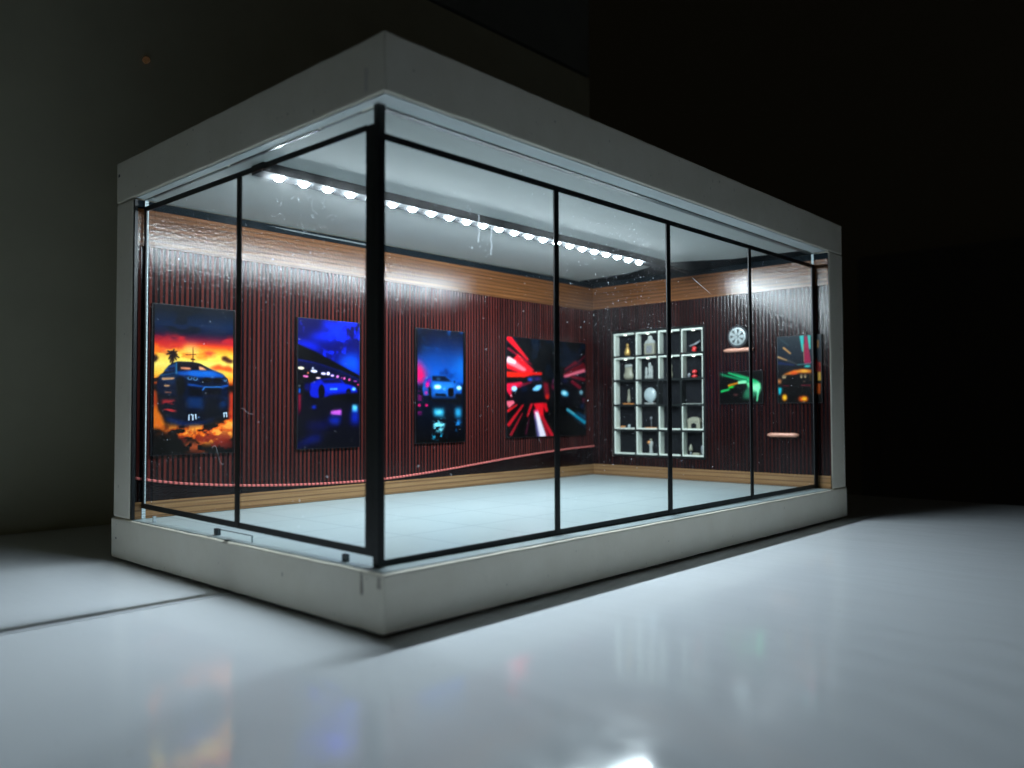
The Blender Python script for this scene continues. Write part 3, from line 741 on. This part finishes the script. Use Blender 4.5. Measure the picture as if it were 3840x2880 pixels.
# -- picture 4: two cars in red light streaks
def conv4(x, y): return (x - 130) / 1145, (y - (100 + 40 * (x - 130) / 1145)) / (1580 - 100 - 100 * (x - 130) / 1145)
c = Canvas(250, 220, conv4, 4)
c.vgrad([(0, (6, 10, 16)), (.5, (8, 8, 12)), (1, (4, 5, 8))])
c.put(sm(c.fbm(6, 6), .55, .7) * (1 - sm(c.V, .3, .5)), (10, 30, 52), .7)
R_ = (238, 26, 44)
for p, q, a_, b_, k in (((420, 440), (140, 100), 30, 90, R_), ((470, 500), (140, 270), 20, 40, (150, 24, 50)), ((480, 600), (240, 390), 60, 110, R_), ((430, 640), (130, 480), 90, 170, R_), ((380, 590), (130, 440), 50, 110, (248, 130, 140)), ((250, 480), (130, 430), 50, 90, (250, 216, 220)), ((380, 660), (130, 655), 60, 90, (244, 40, 20)), ((610, 625), (340, 640), 44, 70, (240, 30, 24)),
        ((340, 780), (130, 900), 60, 240, (236, 30, 70)), ((230, 1050), (130, 1100), 40, 120, (244, 110, 130)), ((270, 1090), (130, 1200), 24, 40, (220, 30, 40)), ((350, 1090), (140, 1410), 26, 50, (200, 26, 40)), ((340, 1210), (175, 1550), 18, 40, (160, 24, 40)),
        ((470, 1060), (400, 1270), 40, 26, (206, 22, 40)), ((560, 1050), (600, 1300), 150, 60, R_), ((640, 1060), (680, 1190), 70, 40, (220, 20, 36)), ((610, 1260), (760, 1560), 40, 60, (210, 26, 48)), ((600, 1250), (690, 1560), 30, 40, (170, 20, 44)), ((520, 1160), (540, 1300), 70, 60, (240, 60, 110)), ((430, 1280), (380, 1530), 20, 36, (70, 20, 40)),
        ((930, 660), (1270, 320), 20, 34, (90, 18, 34)), ((940, 560), (1130, 420), 26, 50, (120, 22, 40)), ((930, 640), (1270, 480), 60, 130, (110, 16, 30)), ((930, 660), (1265, 545), 40, 56, (240, 120, 140)), ((1040, 650), (1270, 690), 40, 60, (120, 20, 40)), ((1040, 720), (1190, 830), 70, 80, (130, 20, 44))):
    c.line(p, q, a_, b_, k, 1.6, .95)
c.line((530, 1190), (615, 1560), 44, 110, (240, 226, 236), 1.6); c.line((500, 1230), (555, 1560), 20, 46, (120, 110, 170), 1.6, .7)
c.line((970, 1140), (1270, 1345), 40, 66, (30, 150, 180), 1.6); c.line((980, 1140), (1100, 1215), 24, 20, (130, 190, 200), 1.5, .8); c.line((1120, 1180), (1275, 1270), 30, 70, (14, 76, 110), 2.5, .9); c.line((1000, 1200), (1275, 1420), 16, 40, (10, 44, 66), 2, .8)
c.poly([(190, 900), (240, 870), (330, 800), (430, 720), (480, 660), (590, 660), (650, 740), (690, 860), (700, 960), (640, 1050), (420, 1070), (260, 1080), (200, 1000)], (8, 8, 16), 2)
c.poly([(420, 720), (480, 665), (590, 665), (620, 735), (440, 745)], (24, 30, 66), 2); c.ell(440, 715, 34, 26, (40, 90, 190), 2.5, .9); c.ell(545, 706, 26, 18, (90, 30, 120), 2.5, .8)
c.line((280, 830), (470, 750), 50, 14, (190, 26, 60), 2, .8); c.ell(360, 860, 50, 40, (12, 30, 60), 4, .8)
c.poly([(620, 740), (700, 760), (720, 950), (690, 1010), (650, 960)], (150, 24, 44), 3, .8); c.ell(684, 965, 26, 34, (230, 40, 24), 3)
c.ell(228, 862, 38, 40, (150, 214, 250), 1.6); c.ell(230, 860, 24, 26, (196, 236, 255), 1.6); c.poly([(470, 860), (530, 800), (600, 785), (604, 830), (560, 880), (490, 885)], (130, 206, 250), 1.6)
c.poly([(740, 800), (790, 700), (920, 660), (1010, 720), (1100, 790), (1210, 870), (1230, 980), (1160, 1080), (900, 1090), (780, 1000)], (8, 9, 18), 2.5)
c.line((760, 760), (800, 690), 20, 30, (150, 70, 110), 2, .8); c.poly([(730, 780), (800, 780), (830, 850), (760, 860)], (130, 30, 60), 3, .8); c.ell(950, 715, 50, 30, (24, 24, 70), 4, .9)
c.ell(945, 905, 62, 42, (90, 196, 230), 2.5, rot=.4); c.ell(935, 900, 34, 26, (190, 240, 250), 2); c.ell(1200, 884, 30, 36, (150, 200, 214), 2.5); c.ell(1240, 1000, 26, 40, (160, 34, 66), 4, .8); c.ell(1215, 1090, 30, 30, (12, 60, 120), 4, .9)
c.line((826, 900), (826, 1080), 16, 16, (20, 70, 120), 2, .8)
hang(c, 'wide picture of two dark cars bursting through red light streaks', 'b', .2690, .3636, .0540, .1284, G * 1.25)

# -- picture 5: green streak picture on the end wall
def conv5(x, y): return (x - 112) / 560, (y - 738) / 425
c = Canvas(110, 78, conv5, 5)
c.vgrad([(0, (5, 9, 8)), (1, (5, 8, 7))])
for p, q, a_, b_, k in (((130, 765), (560, 900), 18, 40, (20, 140, 90)), ((230, 752), (620, 895), 20, 40, (40, 190, 120)), ((140, 790), (480, 850), 12, 26, (14, 110, 70)), ((300, 752), (600, 870), 10, 24, (30, 160, 100)), ((130, 1000), (250, 972), 34, 26, (30, 170, 90)), ((235, 945), (340, 935), 40, 24, (30, 180, 60)), ((225, 925), (380, 885), 30, 26, (190, 120, 20)), ((360, 885), (470, 880), 44, 40, (140, 220, 170)), ((470, 920), (640, 940), 60, 90, (110, 220, 150))):
    c.line(p, q, a_, b_, k, 1.2, .95)
c.poly([(440, 970), (540, 900), (630, 900), (655, 960), (630, 1050), (520, 1100), (420, 1100)], (60, 150, 110), 4, .7); c.poly([(540, 920), (630, 900), (650, 960), (620, 1020), (550, 1000)], (150, 240, 180), 3, .95)
c.line((622, 950), (600, 1135), 22, 16, (120, 230, 170), 1.2); c.poly([(300, 930), (400, 910), (490, 930), (440, 1000), (320, 1005)], (6, 12, 12), 2); c.ell(330, 1045, 36, 14, (110, 60, 60), 2, .8)
hang(c, 'small wide picture with green light streaks on the right wall', 'e', .0478, .0815, .0782, .1016, G * 1.5)

# -- picture 6: orange car picture, partly behind the pane end strip
def conv6(x, y): return (x - 862) / 580, (y - 288) / 870
c = Canvas(104, 148, conv6, 6)
c.vgrad([(0, (16, 40, 50)), (.3, (14, 30, 44)), (.5, (14, 18, 26)), (.7, (8, 8, 10)), (1, (4, 5, 7))])
for p, q, a_, b_, k in (((940, 430), (1045, 520), 24, 18, (230, 160, 90)), ((865, 550), (1000, 605), 26, 14, (200, 150, 100)), ((1000, 600), (1140, 665), 30, 8, (70, 70, 70)), ((870, 630), (1100, 670), 40, 16, (20, 40, 80)), ((890, 310), (1020, 410), 8, 8, (70, 90, 96)), ((1190, 290), (1205, 500), 60, 24, (40, 190, 180)), ((1215, 400), (1225, 640), 18, 20, (170, 150, 110)), ((1285, 290), (1290, 470), 40, 30, (60, 200, 180)), ((1245, 300), (1265, 660), 40, 90, (160, 20, 70)), ((1400, 360), (1398, 460), 26, 26, (210, 140, 60)), ((1400, 640), (1400, 760), 70, 60, (190, 50, 20)), ((1410, 760), (1410, 880), 46, 46, (230, 180, 80)), ((1405, 910), (1400, 1050), 50, 44, (200, 90, 20)), ((1350, 600), (1420, 760), 60, 50, (120, 20, 16))):
    c.line(p, q, a_, b_, k, 1.2, .95)
c.poly([(930, 790), (970, 760), (1080, 730), (1200, 715), (1320, 730), (1360, 800), (1300, 830), (930, 830)], (70, 34, 14), 2)
c.poly([(935, 790), (1080, 735), (1200, 722), (1310, 740), (1300, 775), (1180, 765), (1060, 790)], (226, 130, 40), 1.6); c.ell(1080, 770, 50, 20, (226, 80, 30), 2, .9); c.ell(1220, 750, 50, 14, (250, 190, 70), 2, .9)
c.line((1130, 665), (1310, 655), 14, 14, (80, 130, 130), 1.2); c.ell(1260, 690, 46, 14, (60, 200, 190), 1.6)
c.poly([(910, 800), (1340, 790), (1350, 960), (900, 960)], (8, 8, 10), 2)
for x_ in (936, 962, 1180, 1230): c.ell(x_, 815, 14, 26, (226, 196, 150), 1.4, .9); c.ell(x_, 806, 6, 10, (40, 26, 20), .8)
c.ell(1215, 880, 18, 14, (90, 70, 60), 1, .8); c.line((930, 930), (1020, 935), 14, 14, (110, 24, 40), 1.4); c.line((1170, 930), (1300, 935), 16, 16, (120, 24, 44), 1.4)
c.poly([(865, 840), (915, 850), (905, 910), (865, 900)], (190, 120, 70), 2.5); c.poly([(868, 950), (920, 960), (900, 1055), (870, 1040)], (30, 190, 200), 2)
c.ell(952, 1085, 34, 46, (236, 140, 20), 2.5); c.ell(955, 1085, 18, 26, (255, 220, 60), 2); c.ell(1200, 1105, 66, 36, (230, 90, 20), 3); c.ell(1215, 1105, 34, 20, (255, 210, 40), 2.5)
hang(c, 'picture of a dark car with orange glow, at the right end of the right wall', 'e', .0058, .0368, .0783, .1245, G * 1.45)

# ------------------------------------------------------------------ end wall: bars, wheel, cabinet
def metal(name, col, rough, m=1.0): return simple(name, col, rough, .5, m, .12, 900)
M['copper'] = simple('copper_rod', (.55, .26, .18), .34, .5, .15, .06, 900)
for (ya, yb, z, lab) in ((.0545, .0772, .1169, 'pink copper bar on the right wall just under the wheel'), (.0219, .0446, .0564, 'pink copper bar low on the right wall, below the orange car picture')):
    r = .00155
    pts = [(XE - .0020, ya + (yb - ya) * k / 12, z) for k in range(13)]
    tp = [.45, .9] + [1] * 9 + [.9, .45]
    o = MB().tube(pts, r, 12, tp).build('wall_bar', M['copper'], None, True)
    tag(o, lab, 'bar', 'copper bars on the right wall')
M['rubber'] = simple('tyre_rubber', (.014, .015, .019), .5, .4)
M['alloy'] = simple('alloy', (.27, .31, .31), .35, .5, .25, .1, 900)
M['rim_dark'] = simple('rim_dark_grey', (.06, .07, .07), .5, .5)  # darker grey rim behind the spokes
wc = (XE - .0005, .0654, .1264)
wh = thing('alloy_wheel', 'small silver wheel with black tyre mounted on the right wall above a bar', 'wheel', wc)
X_ = wc[0]
MB().lathe([(.0061, -.0008), (.0061, -.0030), (.0068, -.0036), (.0080, -.0034), (.0084, -.0022), (.0084, 0)], wc, 'x', 40).build('tyre', M['rubber'], wh, True)
rim = MB().lathe([(.0048, -.0031), (.0058, -.0038), (.0064, -.0036), (.0064, -.0032)], wc, 'x', 40).build('rim', M['rim_dark'], wh)
rg = MB()
n = 40
for k in range(n):
    a0, a1 = 2 * PI * k / n, 2 * PI * (k + 1) / n
    q = []
    for a in (a0, a1):
        for r_, d_ in ((.0052, .0041), (.0064, .0040)): q.append(rg.bm.verts.new((X_ - d_, wc[1] + r_ * math.cos(a), wc[2] + r_ * math.sin(a))))
    rg.bm.faces.new((q[0], q[1], q[3], q[2]))
rg.build('rim_lip', M['alloy'], rim)
for k in range(7):
    a = 2 * PI * k / 7 + .3; e = Vector((0, math.cos(a), math.sin(a))); f_ = Vector((0, -math.sin(a), math.cos(a)))
    m = MB(); b = Vector(wc)
    vs = []
    for d_ in (.0043, .0036):
        for r_, w_, tw in ((.0004, .0007, 0), (.0052, .0013, .0008)):
            for s_ in (-1, 1): vs.append(m.bm.verts.new(b + e * r_ + f_ * (w_ * s_ + tw) - Vector((d_, 0, 0))))
    for f4 in ((0, 1, 3, 2), (4, 6, 7, 5), (0, 2, 6, 4), (1, 5, 7, 3), (2, 3, 7, 6), (0, 4, 5, 1)): m.bm.faces.new([vs[i] for i in f4])
    m.build('spoke', M['alloy'], wh)
MB().lathe([(.0011, -.0036), (.0011, -.0046), (.0006, -.0049)], wc, 'x', 16).build('hub', M['alloy'], wh)

# cubby cabinet: black carcase, white lined cells
DP = .0058
XF, XB = XE - .0008, XE + .0052
# face edges measured on the wall plane, moved out to the cabinet's front plane along the line of sight
k_ = (XF + .1684) / (XE + .1684)
cy = lambda v: -.2118 + (v + .2118) * k_
cz = lambda v: .0738 + (v - .0738) * k_
ys_ = [cy(v) for v in (.1772, .1560, .1352, .1146, .0950)]        # from the far side to the near side
zs_ = [cz(v) for v in (.1364, .1168, .0975, .0777, .0580, .0381)]
cab = thing('cubby_cabinet', 'black wall cabinet of twenty white lined cubbyholes on the right wall', 'cabinet', (XB, (ys_[0] + ys_[-1]) / 2, zs_[-1]))
M['cab_black'] = simple('cabinet_black', (.006, .009, .009), .6, .15)
M['cab_white'] = simple('cabinet_white', (.72, .78, .69), .5, .4, vary=.02)
M['cab_back'] = simple('cabinet_back', (.006, .007, .009), .8, .08, vary=.3, scale=500)
tb = .00085
MB().box(XB, XB + .0006, ys_[-1] - tb, ys_[0] + tb, zs_[-1] - tb, zs_[0] + tb).build('back_panel', M['cab_back'], cab)
fr = MB()
for j in range(5):
    yv = ys_[j]; fr.box(XF, XB - .00002, yv - tb, yv + tb, zs_[-1] - tb, zs_[0] + tb)
fr.build('upright', M['cab_black'], cab)
for i in range(6):
    sh_ = MB()
    for j in range(4):
        sh_.box(XF + .0001, XB - .00003, ys_[j + 1] + tb, ys_[j] - tb, zs_[i] - tb, zs_[i] + tb)
    sh_.build('shelf', M['cab_black'], cab)
w_ = .0005
spot_m = emit('cubby_lamp', (.92, 1.0, .90), 5)
for i in range(5):
    for j in range(4):
        ya, yb = ys_[j + 1] + tb + .00003, ys_[j] - tb - .00003
        za, zb_ = zs_[i + 1] + tb + .00003, zs_[i] - tb - .00003
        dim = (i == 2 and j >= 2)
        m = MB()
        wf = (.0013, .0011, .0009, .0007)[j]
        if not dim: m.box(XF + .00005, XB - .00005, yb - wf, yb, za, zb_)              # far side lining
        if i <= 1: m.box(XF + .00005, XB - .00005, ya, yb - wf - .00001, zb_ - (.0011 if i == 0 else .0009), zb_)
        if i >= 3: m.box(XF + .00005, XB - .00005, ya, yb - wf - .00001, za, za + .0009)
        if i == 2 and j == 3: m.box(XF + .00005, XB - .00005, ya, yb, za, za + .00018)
        if j == 3: m.box(XF - .00005, XF + .0008, ya, ya + .0005, za, zb_)              # white trim on the near edge of the last column
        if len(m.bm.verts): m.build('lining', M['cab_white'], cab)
        if i <= 1:
            yc = (ya + yb) / 2
            MB().lathe([(.0011, 0), (.0011, -.0003), (.0007, -.0004)], ((XF + XB) / 2 - .0006, yc, zb_ - .0012), 'z', 12).build('downlight', spot_m, cab)

def cell(i, j, du=.5):
    """centre of the cell floor, a little in front of the back panel"""
    ya, yb = ys_[j + 1] + tb, ys_[j] - tb
    za = zs_[i + 1] + tb + (.00095 if i >= 3 else .0001)
    return (XB - .0022, yb + (ya - yb) * du, za)
M['gold'] = simple('gold_paint', (.58, .36, .10), .35, .5, .4, .15, 900)
M['cream'] = simple('cream_glaze', (.27, .27, .20), .4, .5, 0, .1, 900)
M['white_glz'] = simple('white_glaze', (.33, .36, .34), .35, .5, 0, .06, 900)
M['red'] = simple('red_glaze', (.62, .03, .03), .3, .5, 0, .1, 900)
M['orange'] = simple('orange_glaze', (.60, .25, .07), .4, .5, 0, .1, 900)
M['grey'] = simple('grey_metal', (.22, .24, .26), .35, .5, .3, .2, 900)
M['globe'] = simple('pale_globe', (.36, .44, .45), .3, .5, 0, .14, 1200)
def tidy(name, label, cat, c): return thing(name, label, cat, c, 'ornaments in the cubby cabinet')
def lat(prof, c, mat, th, nm, seg=18, sx=.8): return MB().lathe(prof, c, 'z', seg, sx).build(nm, mat, th, True)
c0 = cell(0, 0, .55); th = tidy('figurine', 'gold figurine in the top left cubbyhole', 'figurine', c0)
lat([(.0023, 0), (.0026, .0022), (.0018, .0052), (.0011, .0070)], c0, M['gold'], th, 'robe'); lat([(.0004, .0070), (.0011, .0078), (.0011, .0088), (.0003, .0098)], c0, M['gold'], th, 'head')
c0 = cell(0, 1, .58); th = tidy('lantern', 'white lantern in the second cubbyhole of the top row', 'lantern', c0)
MB().box(c0[0] - .0016, c0[0] + .0016, c0[1] - .0046, c0[1] + .0046, c0[2], c0[2] + .0088, .0003).build('body', M['cream'], th)
MB().box(c0[0] - .0018, c0[0] - .00162, c0[1] - .0026, c0[1] + .0026, c0[2] + .0012, c0[2] + .0070).build('opening', M['grey'], th)
lat([(.0052, .0089), (.0045, .0102), (.0022, .0120), (.0018, .0142), (.0006, .0150)], c0, M['white_glz'], th, 'cap', 18, .4)
c0 = cell(0, 3, .5); th = tidy('red_ornament', 'red knob with a grey blade in the top right cubbyhole', 'ornament', c0)
lat([(.0010, 0), (.0019, .0010), (.0019, .0032), (.0008, .0042)], c0, M['red'], th, 'knob')
MB().tube([(c0[0], c0[1] + .0040, c0[2] + .0046), (c0[0], c0[1], c0[2] + .0056), (c0[0], c0[1] - .0050, c0[2] + .0082)], .0007).build('blade', M['grey'], th, True)
c0 = cell(1, 0, .6); th = tidy('jar', 'cream lidded jar in the left cubbyhole of the second row', 'jar', c0)
lat([(.0034, 0), (.0046, .0018), (.0046, .0036), (.0034, .0060), (.0033, .0100)], c0, M['cream'], th, 'body', 18, .45); lat([(.0036, .0101), (.0037, .0116), (.0030, .0121)], c0, M['white_glz'], th, 'lid', 18, .45)
c0 = cell(1, 1, .52); th = tidy('figure_group', 'cluster of white figures in the second cubbyhole of the second row', 'figurine', c0)
for dy, h_, r_ in ((.0026, .0095, .0013), (-.0004, .0128, .0015), (-.0024, .0105, .0012)):
    lat([(r_, 0), (r_ * 1.1, .002), (r_ * .6, h_ * .38), (r_ * 1.1, h_ * .55), (r_ * .6, h_ * .75), (r_ * .8, h_ * .86), (r_ * .3, h_)], (c0[0], c0[1] + dy, c0[2]), M['white_glz'], th, 'figure', 12)
c0 = cell(1, 2, .42); th = tidy('vase', 'yellowish white vase half behind the black bar in the second row', 'vase', c0)
lat([(.0020, 0), (.0026, .0026), (.0016, .0066), (.0020, .0100), (.0014, .0104)], c0, M['cream'], th, 'body'); lat([(.0008, .0105), (.0012, .0110), (.0003, .0122)], c0, M['white_glz'], th, 'stopper')
c0 = cell(1, 3, .5); th = tidy('red_ornament', 'two stacked red pieces beside a grey bottle in the right cubbyhole of the second row', 'ornament', c0)
lat([(.0020, 0), (.0024, .0010), (.0014, .0020)], c0, M['red'], th, 'lower_piece'); lat([(.0012, .0030), (.0021, .0038), (.0018, .0052), (.0008, .0058)], c0, M['red'], th, 'upper_piece')
lat([(.0003, .0020), (.0003, .0030)], c0, M['grey'], th, 'pin'); lat([(.0012, 0), (.0013, .0022), (.0005, .0036)], (c0[0], c0[1] + .0048, c0[2]), M['grey'], th, 'bottle')
c0 = cell(2, 0, .6); th = tidy('flask', 'slim pale flask in the left cubbyhole of the middle row', 'flask', c0)
lat([(.0009, .0010), (.0014, .0030), (.0012, .0056), (.0007, .0084), (.0005, .0120)], c0, M['cream'], th, 'body'); MB().box(c0[0] - .001, c0[0] + .001, c0[1] - .0050, c0[1] + .0050, c0[2], c0[2] + .0008).build('plinth', M['orange'], th)
c0 = cell(2, 1, .56); th = tidy('globe', 'pale round globe in the second cubbyhole of the middle row', 'globe', c0)
cg = (c0[0] + .0002, c0[1], c0[2])
lat([(.0018, .0012)] + [(.0056 * math.sin(a), .0072 - .0058 * math.cos(a)) for a in [.35 + k * .27 for k in range(10)]] + [(.0004, .01300)], cg, M['globe'], th, 'ball', 26, .42)
MB().box(c0[0] - .0016, c0[0] + .0016, c0[1] - .0042, c0[1] + .0042, c0[2], c0[2] + .0012).build('stand', M['white_glz'], th)
c0 = cell(3, 3, .48); th = tidy('model_house', 'cream model pavilion in the right cubbyhole of the fourth row', 'model house', c0)
MB().box(c0[0] - .0016, c0[0] + .0016, c0[1] - .0050, c0[1] + .0050, c0[2], c0[2] + .0052, .0002).build('wall', M['cream'], th)
MB().prism([(c0[1] - .0060, c0[2] + .0053), (c0[1] + .0060, c0[2] + .0053), (c0[1] + .0042, c0[2] + .0078), (c0[1] + .0006, c0[2] + .0088), (c0[1] - .0006, c0[2] + .0088), (c0[1] - .0042, c0[2] + .0078)], 'x', c0[0] - .0019, c0[0] + .0017).build('roof', M['cream'], th)
MB().prism([(c0[1] - .0022, c0[2] + .0004), (c0[1] + .0022, c0[2] + .0004), (c0[1] + .0022, c0[2] + .0034), (c0[1], c0[2] + .0044), (c0[1] - .0022, c0[2] + .0034)], 'x', c0[0] - .0018, c0[0] - .00165).build('doorway', M['cab_back'], th)
c0 = cell(3, 0, .45); th = tidy('bowl', 'low orange bowl with a small grey cup in the left cubbyhole of the fourth row', 'bowl', c0)
lat([(.0016, 0), (.0024, .0010), (.0024, .0014)], (c0[0], c0[1] + .0030, c0[2]), M['orange'], th, 'body'); lat([(.0011, 0), (.0013, .0012), (.0006, .0028)], (c0[0], c0[1] - .0030, c0[2]), M['globe'], th, 'cup')
c0 = cell(3, 1, .6); th = tidy('tray', 'flat orange tray in the second cubbyhole of the fourth row', 'tray', c0)
MB().box(c0[0] - .0016, c0[0] + .0016, c0[1] - .0045, c0[1] + .0045, c0[2], c0[2] + .0006, .0001).build('plate', M['orange'], th)
lat([(.0006, .0070), (.0013, .0078), (.0006, .0090)], c0, M['grey'], th, 'knob'); lat([(.0002, .0006), (.0002, .0071)], c0, M['grey'], th, 'stem')
c0 = cell(4, 1, .58); th = tidy('figurine', 'white and orange figurine in the second cubbyhole of the bottom row', 'figurine', c0)
lat([(.0022, 0), (.0014, .0014), (.0012, .0046), (.0020, .0072), (.0017, .0092), (.0008, .0098)], c0, M['white_glz'], th, 'body'); lat([(.0005, .0098), (.0012, .0106), (.0004, .0116)], c0, M['cream'], th, 'head')
lat([(.0008, .0074), (.0015, .0086), (.0008, .0098)], (c0[0] - .0010, c0[1] + .0012, c0[2]), M['orange'], th, 'sash')
c0 = cell(4, 3, .28); th = tidy('figurine', 'pale seated figurine at the left of the bottom right cubbyhole', 'figurine', c0)
lat([(.0008, 0), (.0008, .0030)], c0, M['grey'], th, 'base'); lat([(.0018, .0031), (.0015, .0052), (.0008, .0070), (.0003, .0082)], c0, M['cream'], th, 'body')
c0 = cell(4, 3, .82); th = tidy('figurine', 'dark grey figurine at the right of the bottom right cubbyhole', 'figurine', c0)
lat([(.0010, 0), (.0009, .0044), (.0012, .0056), (.0004, .0074)], c0, M['grey'], th, 'body')
c0 = cell(4, 3, .55); th = tidy('box', 'low pale box in the middle of the bottom right cubbyhole', 'box', c0)
MB().box(c0[0] - .0014, c0[0] + .0014, c0[1] - .0026, c0[1] + .0026, c0[2], c0[2] + .0017, .0002).build('body', M['cream'], th)

# ------------------------------------------------------------------ light, world, camera
W = bpy.data.worlds.new('World'); S.world = W; W.use_nodes = True
bg = W.node_tree.nodes['Background']; bg.inputs[0].default_value = (1.0, .92, .70, 1); bg.inputs[1].default_value = .0055

cd = bpy.data.cameras.new('camera'); cam = bpy.data.objects.new('camera', cd); COL.objects.link(cam)
cam.location = (-.16838, -.21181, .07385)
cam.rotation_euler = (math.radians(91.8643), math.radians(.1940), math.radians(-47.3900))
cd.sensor_width = 36; cd.lens = 36 * 1768.3 / 2212
cd.clip_start = .005; cd.clip_end = 20
cd.dof.use_dof = True; cd.dof.focus_distance = .435; cd.dof.aperture_fstop = 9.5
S.camera = cam
S.view_settings.view_transform = 'Standard'; S.view_settings.look = 'None'
S.view_settings.exposure = 0; S.view_settings.gamma = 1; S.view_settings.use_curve_mapping = False
S.render.resolution_x, S.render.resolution_y = 1024, 768
S.cycles.max_bounces = 10; S.cycles.diffuse_bounces = 6; S.cycles.transparent_max_bounces = 24
S.cycles.glossy_bounces = 4; S.cycles.caustics_reflective = False; S.cycles.caustics_refractive = False
S.cycles.sample_clamp_indirect = 4
try: S.cycles.use_denoising = True
except Exception: pass
